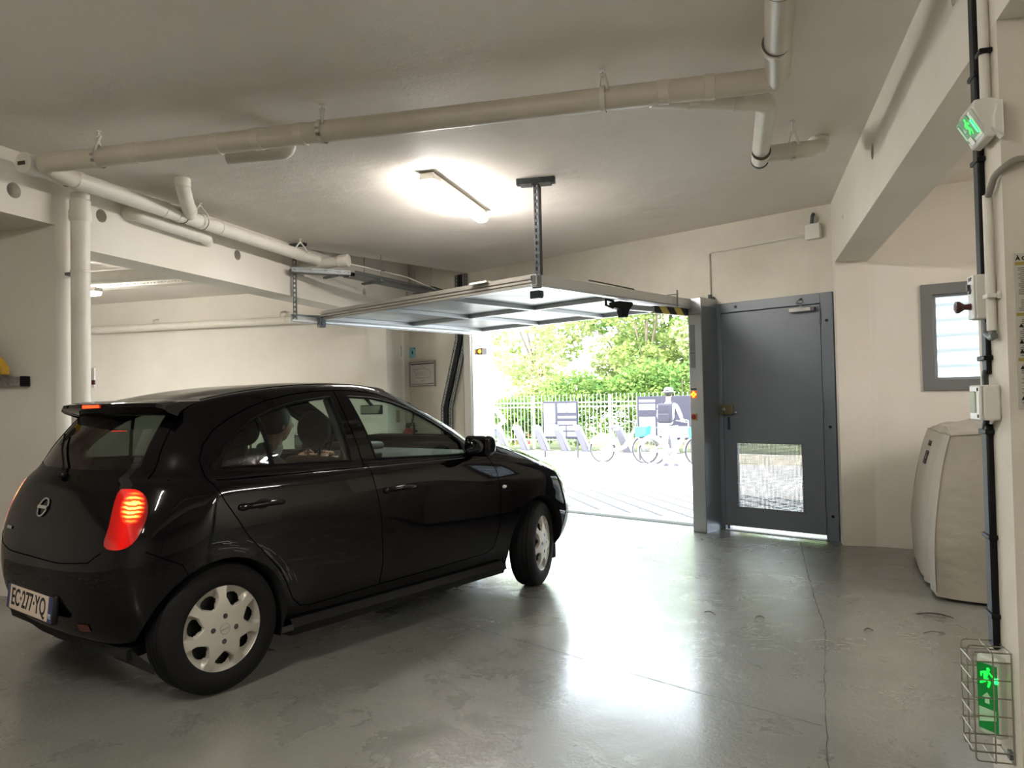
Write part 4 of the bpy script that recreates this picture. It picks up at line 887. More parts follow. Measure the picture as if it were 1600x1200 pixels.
# ================================================================== the black hatchback
PH = 0.374; CD = V3((math.sin(PH), math.cos(PH), 0)); CO = V3((-3.031, 3.25, 0)); FC = frame(CO, CD, None, (0, 0, 1))   # x forward, y to the car's left
car = bpy.data.objects.new('hatchback_car', None); COL.objects.link(car); car.matrix_basis = FC; FR[car.name] = FC
tag(car, 'black five-door hatchback with lit red tail lights driving out of the garage', 'car')
M_PAINT = mat('black car paint', '040305', .3, coat=.62, spec=0.0)
M_SEAM = mat('panel gap', '010101', .9, spec=0.0); M_TRIM = mat('matt black trim', '080809', .55, spec=.3); M_GUM = mat('window rubber', '030303', .7, spec=.15)
def glass(name, tint, refl=.05):
    m = bpy.data.materials.new(name); m.use_nodes = True; t = m.node_tree; t.nodes.clear(); o = t.nodes.new('ShaderNodeOutputMaterial')
    tr = t.nodes.new('ShaderNodeBsdfTransparent'); tr.inputs[0].default_value = tint; gl = t.nodes.new('ShaderNodeBsdfGlossy'); gl.inputs['Roughness'].default_value = .015; gl.inputs[0].default_value = (1, 1, 1, 1); ge = t.nodes.new('ShaderNodeNewGeometry'); mi_ = t.nodes.new('ShaderNodeMix'); mi_.inputs['A'].default_value = 1.5; mi_.inputs['B'].default_value = 1/1.5; t.links.new(ge.outputs['Backfacing'], mi_.inputs['Factor'])
    fr = t.nodes.new('ShaderNodeFresnel'); fr.inputs['IOR'].default_value = 1.5; ms = t.nodes.new('ShaderNodeMixShader')
    t.links.new(mi_.outputs['Result'], fr.inputs['IOR']); t.links.new(fr.outputs[0], ms.inputs[0]); t.links.new(tr.outputs[0], ms.inputs[1]); t.links.new(gl.outputs[0], ms.inputs[2]); t.links.new(ms.outputs[0], o.inputs[0]); return m
M_GLF = glass('side glass', (.66, .78, .70, 1)); M_GLR = glass('rear side glass', (.46, .52, .49, 1)); M_GLB = glass('rear window glass', (.11, .125, .105, 1)); M_GLW = glass('windscreen glass', (.78, .86, .82, 1))
def rails():
    def low(ur, w, zs, uf, zf, side_u=(0.02, .38, .88, 1.38, 1.88)):
        """one belt from the rear centre round the side to the nose; zs = z at rear, side, z at front list"""
        zr, zm, z11, z12, z13, z15 = zs if len(zs) == 6 else (zs[0], zs[1], zs[1], zs[2], zs[2], zs[2])
        P = [(ur, 0, zr), (ur+.012, .37*w, zr), (ur+.062, .68*w, zr), (ur+.165, .885*w, zr+(zm-zr)*.2), (ur+.34, .98*w, zr+(zm-zr)*.6)]
        for k, u in enumerate(side_u): P.append((u, w*(1, 1.005, 1.01, 1.01, 1.005)[k], zm))
        P += [(2.20, .995*w, zm), (2.52, .975*w, z11), (uf-.30, .90*w, z12), (uf-.12, .70*w, z13), (uf-.03, .38*w, z15), (uf, 0, z15)]
        return P
    R = []
    R.append(low(-.38, .755, (.24, .215, .20), 2.97, .20))
    R.append(low(-.455, .80, (.30, .30, .30), 3.10, .30))
    R.append(low(-.505, .822, (.45, .45, .45), 3.16, .45))
    R.append(low(-.512, .828, (.62, .62, .60), 3.13, .60))
    R.append(low(-.478, .828, (.78, .78, .785, .77, .745, .74), 3.04, .71))
    r5 = low(-.420, .808, (.915, .915, .9, .9, .9, .9), 3.0, .9)
    r5[9:] = [(1.88, .802, .905), (2.20, .785, .900), (2.48, .742, .880), (2.70, .655, .848), (2.85, .49, .830), (2.925, .25, .835), (2.945, 0, .838)]; R.append(r5)
    r5b = low(-.378, .785, (.97, .958, .95), 3.0, .9)
    r5b[1:5] = [(-.370, .29, .97), (-.325, .52, .97), (-.235, .69, .968), (-.06, .757, .965)]
    r5b[9:] = [(1.86, .772, .960), (2.08, .705, .995), (2.26, .61, 1.000), (2.40, .49, .992), (2.49, .34, .988), (2.54, .17, .990), (2.555, 0, .992)]; R.append(r5b)
    r6 = [(-.343, 0, 1.015), (-.335, .28, 1.015), (-.292, .50, 1.012), (-.20, .652, 1.008), (-.06, .727, 1.0), (.10, .747, .992), (.40, .752, .985), (.88, .752, .978), (1.38, .750, .975), (1.80, .730, .978),
          (1.90, .665, 1.02), (1.965, .57, 1.045), (2.01, .45, 1.06), (2.04, .31, 1.068), (2.055, .16, 1.072), (2.06, 0, 1.073)]
    r9 = [(-.10, 0, 1.318), (-.092, .25, 1.316), (-.065, .44, 1.312), (-.005, .525, 1.318), (.10, .552, 1.338), (.25, .568, 1.362), (.50, .580, 1.388), (.78, .580, 1.402), (1.02, .570, 1.400), (1.20, .540, 1.386),
          (1.27, .48, 1.388), (1.31, .40, 1.394), (1.34, .31, 1.40), (1.36, .21, 1.404), (1.37, .10, 1.407), (1.375, 0, 1.408)]
    R.append(r6)
    for t in (.33, .68):
        row = []
        for j in range(16):
            a, c = V3(r6[j]), V3(r9[j]); p = a.lerp(c, t); k = .05*t*(1-t)*4
            n = V3((0, 1, 0)) if 3 < j < 10 else (V3((-.8, .2, .3)) if j <= 3 else V3((.6, .1, .6)))
            p += n*k*(.55 if 3 < j < 10 else .35); row.append(tuple(p))
        R.append(row)
    R.append(r9)
    zr = lambda u: 1.438-.115*((u-.86)/1.0)**2
    R.append([(.66+(u-.66)*.93, l*.86, min(zr(.66+(u-.66)*.93)-.006, z+.022)) for u, l, z in r9])
    R.append([(.66+(u-.66)*.75, l*.5, zr(.66+(u-.66)*.75)) for u, l, z in r9])
    R.append([(.66+(u-.66)*.5, 0, zr(.66+(u-.66)*.5)) for u, l, z in r9])
    return R
def car_surface():
    R = rails(); nr = len(R); full = []
    for r in R:
        left = [(u, -l, z) for u, l, z in r[1:-1]][::-1]       # closed ring: rear centre -> right side -> nose -> left side
        full.append([V3(p) for p in r]+[V3(p) for p in left])
    nc = len(full[0]); NU, NV = 9, 7
    def cr(p0, p1, p2, p3, t):
        return .5*((2*p1)+(-p0+p2)*t+(2*p0-5*p1+4*p2-p3)*t*t+(-p0+3*p1-3*p2+p3)*t*t*t)
    dense = []
    for ring in full:
        row = []
        for j in range(nc):
            for k in range(NU): row.append(cr(ring[j-1], ring[j], ring[(j+1) % nc], ring[(j+2) % nc], k/NU))
        dense.append(row)
    m = len(dense[0]); out = []
    for i in range(nr-1):
        for k in range(NV):
            t = k/NV; row = []
            for j in range(m):
                p1, p2 = dense[i][j], dense[i+1][j]; p0 = dense[i-1][j] if i > 0 else p1*2-p2; p3 = dense[i+2][j] if i < nr-2 else p2*2-p1
                row.append(cr(p0, p1, p2, p3, t))
            out.append(row)
    out.append(dense[-1])
    bm = bmesh.new(); V = [[bm.verts.new((p.x, -p.y, p.z)) for p in row] for row in out]   # y = left
    for i in range(len(out)-1):
        for j in range(m):
            try: bm.faces.new((V[i][j], V[i][(j+1) % m], V[i+1][(j+1) % m], V[i+1][j]))
            except ValueError: pass
    bmesh.ops.remove_doubles(bm, verts=bm.verts, dist=1e-5)
    bad = [f for f in bm.faces if f.calc_area() < 1e-9]; bmesh.ops.delete(bm, geom=bad, context='FACES')
    bmesh.ops.recalc_face_normals(bm, faces=bm.faces); bm.normal_update(); return bm
def inpoly(x, y, P):
    c = False; n = len(P)
    for i in range(n):
        x1, y1 = P[i]; x2, y2 = P[(i+1) % n]
        if (y1 > y) != (y2 > y) and x < (x2-x1)*(y-y1)/(y2-y1)+x1: c = not c
    return c
bm = car_surface(); lay = bm.faces.layers.int.new('pid')
raw = BVHTree.FromBMesh(bm)
def cut(poly, ax, ay, filt, pid, margin=.05, over=None):
    """score the skin along a polygon drawn in the plane (ax, ay), then mark the faces inside"""
    ax, ay = V3(ax).normalized(), V3(ay).normalized(); n = len(poly)
    for i in range(n):
        a, c = poly[i], poly[(i+1) % n]; dx, dy = c[0]-a[0], c[1]-a[1]; L = math.hypot(dx, dy)
        if L < 1e-6: continue
        nn = ax*(-dy/L)+ay*(dx/L); co = ax*a[0]+ay*a[1]
        x0, x1 = min(a[0], c[0])-margin, max(a[0], c[0])+margin; y0, y1 = min(a[1], c[1])-margin, max(a[1], c[1])+margin
        fs = []
        for f in bm.faces:
            q = f.calc_center_median()
            if filt(q):
                X, Y = q.dot(ax), q.dot(ay)
                if x0 < X < x1 and y0 < Y < y1: fs.append(f)
        if not fs: continue
        es = {e for f in fs for e in f.edges}; vs = {v for f in fs for v in f.verts}
        bmesh.ops.bisect_plane(bm, geom=list(fs)+list(es)+list(vs), plane_co=co, plane_no=nn, dist=1e-5)
    for f in bm.faces:
        q = f.calc_center_median()
        if filt(q) and (over is None or f[lay] in over) and inpoly(q.dot(ax), q.dot(ay), poly): f[lay] = pid
circ = lambda cx, cy, r, n=40: [(cx+r*math.cos(2*PI*k/n), cy+r*math.sin(2*PI*k/n)) for k in range(n)]
REAR_WIN = [(.022, 1.022), (.035, 1.065), (.07, 1.115), (.13, 1.17), (.235, 1.235), (.36, 1.285), (.5, 1.318), (.64, 1.338), (.752, 1.348), (.79, 1.0)]
FRONT_WIN = [(.965, .998), (.872, 1.350), (1.05, 1.340), (1.20, 1.312), (1.36, 1.258), (1.50, 1.185), (1.63, 1.108), (1.735, 1.035), (1.755, .972)]
REAR_DOOR = [(.79, 1.385), (.82, 1.2), (.862, 1.0), (.886, .855), (.918, .68), (.93, .43), (.912, .318), (.46, .305), (.40, .315), (.352, .36), (.288, .497), (.20, .60), (.10, .71), (.0, .87), (-.055, .985), (-.062, 1.06), (-.03, 1.13), (.04, 1.20), (.13, 1.25), (.24, 1.298), (.36, 1.335), (.5, 1.362), (.65, 1.380)]
FRONT_DOOR = [(.79, 1.385), (.82, 1.2), (.862, 1.0), (.886, .855), (.918, .68), (.93, .43), (.912, .318), (1.40, .325), (1.83, .335), (1.90, .365), (1.945, .5), (1.958, .70), (1.935, .86), (1.875, .965), (1.72, 1.085), (1.56, 1.18), (1.40, 1.262), (1.25, 1.325), (1.10, 1.365), (.95, 1.382)]
TAIL0 = [(.148, .715), (.168, .80), (.186, .932), (.25, .948), (.33, .942), (.385, .910), (.405, .85), (.385, .79), (.33, .725), (.24, .700)]
def round_poly(P, n=4):
    out = []; m = len(P)
    for i in range(m):
        a, b_, c, d = (V3((*P[(i+k) % m], 0)) for k in (-1, 0, 1, 2))
        for k in range(n): t = k/n; q = .5*((2*b_)+(c-a)*t+(2*a-5*b_+4*c-d)*t*t+(3*b_-a-3*c+d)*t**3); out.append((q.x, q.y))
    return out
TAIL = round_poly(TAIL0, 3)
HEADL = [(1.66, .868), (1.85, .872), (2.15, .852), (2.36, .812), (2.44, .74), (2.36, .65), (2.22, .60), (2.06, .62), (1.97, .70), (1.86, .79)]
s2 = math.sqrt(2)
for sgn, pb in ((-1, 0), (1, 100)):         # -1 is the right-hand side (y negative)
    fl_ = lambda q, s=sgn: q.y*s > .42
    cut(circ(-.005, .285, .335), (1, 0, 0), (0, 0, 1), lambda q, s=sgn: q.y*s > .42 and q.z < .75, pb+1)
    cut(circ(2.415, .290, .350), (1, 0, 0), (0, 0, 1), lambda q, s=sgn: q.y*s > .42 and q.z < .78, pb+1)
    cut(REAR_DOOR, (1, 0, 0), (0, 0, 1), fl_, pb+2, over=(0,))
    cut(FRONT_DOOR, (1, 0, 0), (0, 0, 1), fl_, pb+3, over=(0,))
    cut(REAR_WIN, (1, 0, 0), (0, 0, 1), fl_, pb+4, over=(pb+2,))
    cut(FRONT_WIN, (1, 0, 0), (0, 0, 1), fl_, pb+5, over=(pb+3,))
    cut([(x/s2, y) for x, y in TAIL], (1, sgn, 0), (0, 0, 1), lambda q, s=sgn: q.y*s > .35 and q.x < .2, pb+6, over=(0,))
    cut([(x/s2, y) for x, y in HEADL], (1, -sgn, 0), (0, 0, 1), lambda q, s=sgn: q.y*s > .25 and q.x > 2.1, pb+7, over=(0,))
cut([(-.545, 1.035), (-.47, 1.275), (-.3, 1.295), (.3, 1.295), (.47, 1.275), (.545, 1.035), (.3, 1.02), (-.3, 1.02)], (0, 1, 0), (0, 0, 1), lambda q: q.x < .15 and q.z > .98, 8, over=(0,))
cut([(-.62, 1.06), (-.455, 1.365), (-.25, 1.385), (.25, 1.385), (.455, 1.365), (.62, 1.06), (.35, 1.085), (-.35, 1.085)], (0, 1, 0), (0, 0, 1), lambda q: q.x > 1.2 and q.z > 1.02, 9, over=(0,))
# arch areas and the pieces hidden inside them go
bmesh.ops.delete(bm, geom=[f for f in bm.faces if f[lay] in (1, 101)], context='FACES')
skin = BVHTree.FromBMesh(bm)
def piece(name, pids, m, parent=car, inset=0.0, label=None):
    fs = [f for f in bm.faces if f[lay] in pids]; idx = {}; vs = []; F = []
    for f in fs:
        t = []
        for v in f.verts:
            if v.index not in idx: idx[v.index] = len(vs); vs.append(v.co-v.normal*inset)
            t.append(idx[v.index])
        F.append(t)
    me = bpy.data.meshes.new(name); me.from_pydata([tuple(v) for v in vs], [], F); me.update(); me.validate()
    me.polygons.foreach_set('use_smooth', [True]*len(me.polygons)); me.set_sharp_from_angle(angle=math.radians(50)); me.materials.append(m)
    o = bpy.data.objects.new(name, me); COL.objects.link(o); o.parent = parent; FR[o.name] = FC
    if label: o['label'] = label
    return o
bm.verts.index_update(); bm.normal_update()
body = piece('body_shell', (0,), M_PAINT)
doors = {}
for pb in (0, 100):
    doors[pb+2] = piece('rear_door', (pb+2,), M_PAINT); doors[pb+3] = piece('front_door', (pb+3,), M_PAINT)
    piece('door_window', (pb+4,), M_GLR, doors[pb+2], .010, 'dark tinted rear door glass'); piece('door_window', (pb+5,), M_GLF, doors[pb+3], .010)
# lit lamps: red glass with a warm bulb field inside
ml = bpy.data.materials.new('lit tail light'); ml.use_nodes = True; t = ml.node_tree; p_ = t.nodes['Principled BSDF']; p_.inputs['Base Color'].default_value = hx('6a0505'); p_.inputs['Roughness'].default_value = .12; p_.inputs['Coat Weight'].default_value = 1
tc = t.nodes.new('ShaderNodeTexCoord'); sx = t.nodes.new('ShaderNodeSeparateXYZ'); t.links.new(tc.outputs['Object'], sx.inputs[0])
def mnode(op, a, c=None):
    n = t.nodes.new('ShaderNodeMath'); n.operation = op
    for i, v in enumerate((a, c)):
        if v is None: continue
        if isinstance(v, (int, float)): n.inputs[i].default_value = v
        else: t.links.new(v, n.inputs[i])
    return n.outputs[0]
ab = mnode('ABSOLUTE', sx.outputs['Y']); s_ = mnode('ADD', sx.outputs['X'], ab)
dz = mnode('DIVIDE', mnode('SUBTRACT', sx.outputs['Z'], .875), .075); ds = mnode('DIVIDE', mnode('SUBTRACT', s_, .305), .085)
d2 = mnode('ADD', mnode('MULTIPLY', dz, dz), mnode('MULTIPLY', ds, ds)); core = mnode('MAXIMUM', mnode('SUBTRACT', 1.0, d2), 0)
wv = t.nodes.new('ShaderNodeTexWave'); wv.bands_direction = 'Z'; wv.inputs['Scale'].default_value = 16; wv.inputs['Distortion'].default_value = 5; wv.inputs['Detail'].default_value = 3; t.links.new(tc.outputs['Object'], wv.inputs['Vector'])
k1 = mnode('MULTIPLY', core, mnode('ADD', mnode('MULTIPLY', wv.outputs['Fac'], .8), .25))
cr = t.nodes.new('ShaderNodeValToRGB'); e = cr.color_ramp.elements; e[0].position = 0; e[0].color = (.75, .0, .0, 1); e[1].position = .75; e[1].color = (1, .62, .1, 1); e2 = cr.color_ramp.elements.new(.25); e2.color = (1, .06, .01, 1); e3 = cr.color_ramp.elements.new(.5); e3.color = (1, .28, .03, 1)
t.links.new(k1, cr.inputs[0]); t.links.new(cr.outputs[0], p_.inputs['Emission Color'])
low_ = mnode('MAXIMUM', mnode('SUBTRACT', 1.0, mnode('ABSOLUTE', mnode('DIVIDE', mnode('SUBTRACT', s_, .27), .13))), 0)
t.links.new(mnode('ADD', mnode('ADD', mnode('MULTIPLY', low_, .15), .010), mnode('MULTIPLY', k1, .62)), p_.inputs['Emission Strength'])
mh = mat('headlight glass', 'c8d0cc', .08, spec=.8, coat=1)
tls = [piece('tail_light', (6,), ml, inset=-.004, label='lit red tail light'), piece('tail_light', (106,), ml, inset=-.004, label='lit red tail light')]
piece('headlight', (7,), mh, inset=-.003); piece('headlight', (107,), mh, inset=-.003)
rwin = piece('rear_window', (8,), M_GLB, inset=.004); piece('windscreen', (9,), M_GLW, inset=.004)
bm.free()
def cobj(name, b, m, parent=car, **k):     # builders in car coordinates (x forward, y left, z up)
    b.v = [FC @ v for v in b.v]; return obj(name, b, m, parent, **k)
def ceach(name, b, m, parent=car, **k):
    b.v = [FC @ v for v in b.v]; return each(name, b, m, parent, **k)
def on_side(u, z, s=-1, off=0.0, bv=None):
    h = (bv or raw).ray_cast(V3((u, s*1.5, z)), V3((0, -s, 0)))
    return (h[0]+h[1]*(off if h[1].y*s > 0 else -off)) if h[0] is not None else V3((u, s*.8, z))
def on_dir(p, d, off=0.0):
    h = raw.ray_cast(V3(p), V3(d).normalized())
    if h[0] is None: return None
    n = h[1] if h[1].dot(V3(d)) < 0 else -h[1]; return h[0]+n*off
def dens(P, st=.02, closed=False):
    out = []; m = len(P)
    for i in range(m if closed else m-1):
        a, c = P[i], P[(i+1) % m]; L = math.dist(a, c); n = max(1, int(L/st)); out += [(a[0]+(c[0]-a[0])*k/n, a[1]+(c[1]-a[1])*k/n) for k in range(n)]
    if not closed: out.append(P[-1])
    return out
# panel gaps and window rubbers
b = B()
for s in (-1, 1):
    b.tube([on_side(u, z, s, -.001) for u, z in dens(REAR_DOOR, .02, True)], .0032, 6, closed=True)
    b.tube([on_side(u, z, s, -.001) for u, z in dens(FRONT_DOOR[6:]+[FRONT_DOOR[0]], .02)], .0032, 6)
    P = [on_dir((-2+.0, s*l, z), (1, 0, 0), -.001) for l, z in dens([(.50, 1.315), (.535, 1.25), (.60, 1.06), (.615, .99)], .02)]; P = [p for p in P if p]; b.tube(P, .003, 6)
    P = [on_dir((-1.5+.3*0, s*(l), z), (1, 0, 0), -.001) for l, z in dens([(0, .625), (.30, .622), (.50, .64), (.565, .685)], .02)]; b.tube([p for p in P if p], .003, 6)
    P = [on_side(u, z, s, -.001) for u, z in dens([(-.33, .69), (-.27, .655), (-.20, .62), (-.175, .565)], .02)]; b.tube(P, .0028, 6)
    P = [on_dir((u, s*l, 3), (0, 0, -1), -.001) for u, l in dens([(1.92, .70), (2.2, .715), (2.45, .69), (2.62, .62)], .03)]; b.tube([p for p in P if p], .003, 6)
    P = [on_dir((u, s*.50, 3), (0, 0, -1), -.0012) for u, _ in dens([(.02, 0), (1.25, 0)], .04)]; b.tube([p for p in P if p], .004, 6)
P = [on_dir((-.02, l, 3), (0, 0, -1), -.001) for l, _ in dens([(-.5, 0), (.5, 0)], .04)]; b.tube([p for p in P if p], .003, 6)
ceach('panel_gap', b, M_SEAM)
for pb, s in ((0, -1), (100, 1)):
    b = B(); b.tube([on_side(u, z, s, -.002) for u, z in dens(REAR_WIN, .015, True)], .0075, 8, closed=True); 
    P = [on_side(u, z, s, -.003) for u, z in ((.275, 1.255), (.287, 1.15), (.300, 1.01))]; b.tube(P, .011, 8)
    cobj('window_rubber', b, M_GUM, doors[pb+2])
    b = B(); b.tube([on_side(u, z, s, -.002) for u, z in dens(FRONT_WIN, .015, True)], .0075, 8, closed=True)
    b.add([on_side(u, z, s, .002) for u, z in ((1.70, 1.06), (1.80, .995), (1.83, .955), (1.71, .968))], [(0, 1, 2, 3)])
    cobj('window_rubber', b, M_GUM, doors[pb+3])
    for did, (ua, ub, z) in ((2, (.085, .285, .838)), (3, (.965, 1.165, .826))):
        c_ = on_side((ua+ub)/2, z, s); b = B(); b.ball(c_+V3((0, -s*.018, .0)), (.062, .024, .036), nu=20, nv=12)
        cobj('handle_recess', b, M_TRIM, doors[pb+did])
        b = B(); P = [on_side(ua, z, s, .006), on_side(ua+.03, z+.002, s, .032), on_side((ua+ub)/2, z+.004, s, .038), on_side(ub-.02, z+.002, s, .030), on_side(ub+.01, z, s, .006)]
        b.tube(P, [.012, .0145, .0135, .013, .011], 12); b.ball(P[0], (.026, .012, .018)); cobj('door_handle', b, M_PAINT, doors[pb+did])
# chrome-ish reflections need clean sills: lower trim
for s in (-1, 1):
    b = B(); P = []
    vs = []
    for k in range(30):
        u = .36+1.66*k/29; p = on_side(u, .25, s); vs += [V3((u, s*.70, .165)), V3((u, s*.79, .17)), V3((u, s*.815, .215)), p]
    b.add(vs, [(4*k+i, 4*k+i+1, 4*k+i+5, 4*k+i+4) for k in range(29) for i in range(3)]); cobj('side_sill', b, M_TRIM)
# wheel-arch liners and lips
for s in (-1, 1):
    for cx, cz, R_, nm in ((-.005, .285, .335, 0), (2.415, .290, .350, 1)):
        b = B(); n = 30; vs = []; a0, a1 = -.32, PI+.32
        for k in range(n+1):
            a = a0+(a1-a0)*k/n; x, z = cx+R_*math.cos(a), cz+R_*math.sin(a); z = max(z, .17)
            q = on_side(x, max(z, .24), s); vs += [V3((x, q.y-s*.002, z)), V3((x, s*.42, z))]
        b.add(vs, [(2*k, 2*k+1, 2*k+3, 2*k+2) for k in range(n)])
        m_ = len(vs); b.add([(cx, s*.42, cz)]+[vs[2*k+1] for k in range(n+1)], [(0, k+1, k+2) for k in range(n)])
        cobj('wheel_arch', b, mat('arch liner', '060606', .9))
# underbody
b = B(); b.prism([(-.36, -.62), (-.40, 0), (-.36, .62), (.3, .42), (.4, .70), (2.0, .70), (2.08, .42), (2.75, .42), (2.95, .3), (3.0, 0), (2.95, -.3), (2.75, -.42), (2.08, -.42), (2.0, -.70), (.4, -.70), (.3, -.42)], .215, .26); cobj('underbody', b, mat('underbody', '0a0a0a', .9))
b = B(); b.box(2.60, 2.75, -.70, -.45, .14, .24); b.box(2.60, 2.75, .45, .70, .14, .24); ceach('splash_guard', b, M_RUBBER)
# spoiler with high brake light
b = B(); n = 40; vs = []; prof = [(.06, 1.352, .0), (-.06, 1.350, .0), (-.17, 1.345, 1), (-.225, 1.332, 1), (-.232, 1.315, 1), (-.215, 1.300, 1), (-.15, 1.275, 1), (-.06, 1.268, 0), (.02, 1.29, 0)]
for k in range(n+1):
    l = -.555+1.11*k/n; q = abs(l)/.555; pull = .075*q**2.4; drop = .004*q**2+.012*max(0, q-.9)/.1
    for i, (u, z, r_) in enumerate(prof):
        vs.append(V3((u+pull*(r_ if i else .2), l*(.95+.08*r_), z-drop)))
m_ = len(prof); fs = [(k*m_+i, k*m_+(i+1) % m_, (k+1)*m_+(i+1) % m_, (k+1)*m_+i) for k in range(n) for i in range(m_)]; fs += [tuple(range(m_)), tuple(n*m_+i for i in range(m_-1, -1, -1))]
b.add(vs, fs); sp = cobj('spoiler', b, M_PAINT, angle=45)
b = B()
for k in range(6): l = -.078+.031*k; b.box(-.243, -.225, -l-.011, -l+.011, 1.312, 1.326)
ceach('brake_light', b, mat('lit brake light', 'ff2010', .3, emit='ff3010', estr=.9), sp, part_label='row of lit red high brake light cells')
b = B(); b.box(-.238, -.22, -.11, .11, 1.308, 1.330); cobj('brake_light_glass', b, mat('dark red lens', '300404', .15), sp, bevel=.004)
# side wedge of the spoiler on the tailgate
for s in (-1, 1):
    b = B(); b.prism([(-.06, 1.29), (-.14, 1.28), (-.12, 1.23), (-.02, 1.10), (.02, 1.14), (-.0, 1.25)], 0, .02, Matrix(((1, 0, 0, 0), (0, .15, 1, 0), (0, 1, 0, 0), (0, 0, 0, 1))))
    b.v = [V3((v.x, s*(.50+.06*(1.3-v.z)/.2+(v.y-.15*v.z if False else 0)+.0), v.z)) if False else v for v in b.v]
# rear wiper
b = B(); P = [on_dir((-1.5, l, z), (1, 0, 0), .012) for l, z in ((.0, .985), (.06, 1.03), (.20, 1.10), (.33, 1.17))]; b.tube([p for p in P if p], .006, 8); p0 = on_dir((-1.5, 0, .985), (1, 0, 0), .01); b.ball(p0, (.02, .028, .02)); cobj('rear_wiper', b, M_TRIM)
# badges
def plate_frame(l, z, off, tilt=True):
    h = raw.ray_cast(V3((-1.5, l, z)), V3((1, 0, 0))); n = h[1] if h[1].x < 0 else -h[1]; return frame(h[0]+n*off, (0, -1, 0), None, n) if tilt else frame(h[0]+n*off, (0, -1, 0), (0, 0, 1))
FB = plate_frame(0, .845, .004)
def emblem(F, R_, m, parent, name='badge', bar=True):
    b = B(F); b.tube([(R_*math.cos(2*PI*k/32), R_*.92*math.sin(2*PI*k/32), 0) for k in range(32)], R_*.10, 8, closed=True)
    if bar: b.box(-R_*1.12, R_*1.12, -R_*.16, R_*.16, -.002, R_*.12)
    b.v = [FC @ v for v in b.v]; return obj(name, b, m, parent)
emblem(FB, .047, M_CHROME, car)
FBd = plate_frame(.36, .725, .003); b = B(FBd); b.box(-.045, .045, -.007, .007, 0, .002); cobj('badge', b, M_CHROME)
# number plate
h = raw.ray_cast(V3((-1.5, 0, .42)), V3((1, 0, 0))); FPl = frame(V3((h[0].x-.022, 0, .410)), (0, -1, 0), None, V3((-1, 0, .10)))
b = B(FPl); b.box(-.272, .272, -.066, .066, -.03, -.004); cobj('plate_recess', b, M_TRIM, bevel=.01)
b = B(FPl); b.box(-.26, .26, -.056, .056, -.004, 0); pl_ = cobj('number_plate', b, mat('plate white', 'c9b7a5', .35), bevel=.002)
b = text_builder('EC·277·YQ', .112, FC @ FPl @ Matrix.Translation((-.008, .0, .0005)), .0006, sx=.78, bold=.0015); obj('plate_characters', b, M_BLACK, pl_)
b = B(FPl); b.box(.222, .261, -.056, .056, -.001, .0008); b.box(-.261, -.232, -.056, .056, -.001, .0008); bb_ = ceach('blue_band', b, mat('plate blue', '182a5c', .4), pl_)
b = text_builder('92', .030, FC @ FPl @ Matrix.Translation((.242, -.028, .0015)), .0004); b2 = text_builder('F', .026, FC @ FPl @ Matrix.Translation((-.247, -.03, .0015)), .0004); b.add(b2.v, b2.f); b3 = B(FC @ FPl); b3.box(.228, .256, .0, .035, .0008, .0015); b.add(b3.v, b3.f); obj('plate_small_print', b, M_WHITE, pl_)
b = B(); P = [on_dir((-1.5, l, .315), (1, 0, 0), .003) for l in (.0,)];
for l in (.42, -.42):
    Fq = plate_frame(l, .345, .001); b = B(Fq); b.box(-.04, .04, -.018, .018, 0, .004); cobj('reflector', b, mat('dark red reflector', '4a0f10', .25), bevel=.004)
# side repeater
for s in (-1, 1):
    c_ = on_side(1.997, .745, s); b = B(); b.ball(c_, (.022, .008, .012)); cobj('side_repeater', b, mat('clear repeater', 'c8ccc8', .2))
# scratches over the rear arch
rn = random.Random(11); b = B()
for k in range(34):
    a = rn.uniform(.35, 1.55); R_ = .335+rn.uniform(.012, .075); u, z = -.005+R_*math.cos(a), .285+R_*math.sin(a); L = rn.uniform(.02, .09); da = L/R_
    pts = [on_side(-.005+R_*math.cos(a+da*q/3), .285+(R_+.002*q)*math.sin(a+da*q/3), -1, .0006) for q in range(4)]
    b.tube(pts, rn.uniform(.0004, .0013), 4)
cobj('paint_scratches', b, mat('scratch grey', '6f6d6c', .6))
# door mirrors
for s in (-1, 1):
    b = B(Matrix.Translation((1.69, s*.895, 1.030)) @ Matrix.Rotation(-s*.22, 4, 'Z')); b.prism([(-.050, -.066), (.040, -.058), (.062, -.02), (.060, .03), (.035, .062), (-.050, .068)], -.092, .085, Matrix(((1, 0, 0, 0), (0, 0, s, 0), (0, 1, 0, 0), (0, 0, 0, 1)))); mi = cobj('door_mirror', b, M_PAINT, bevel=.026, seg=5)
    b = B(); b.tube([(1.755, s*.745, .985), (1.73, s*.79, .99), (1.70, s*.84, .998)], [.028, .030, .034], 12); cobj('mirror_foot', b, M_TRIM, mi)
    b = B(); b.ball((1.641, s*.888, 1.031), (.008, .074, .050), Matrix.Rotation(-s*.22, 4, 'Z'), 20, 12); cobj('mirror_glass', b, mat('mirror glass', '606468', .05, 1.0), mi)
    c_ = V3((1.72, s*.955, 1.02)); b = B(); b.ball(c_, (.012, .02, .008)); cobj('mirror_repeater', b, M_WHITE, mi)
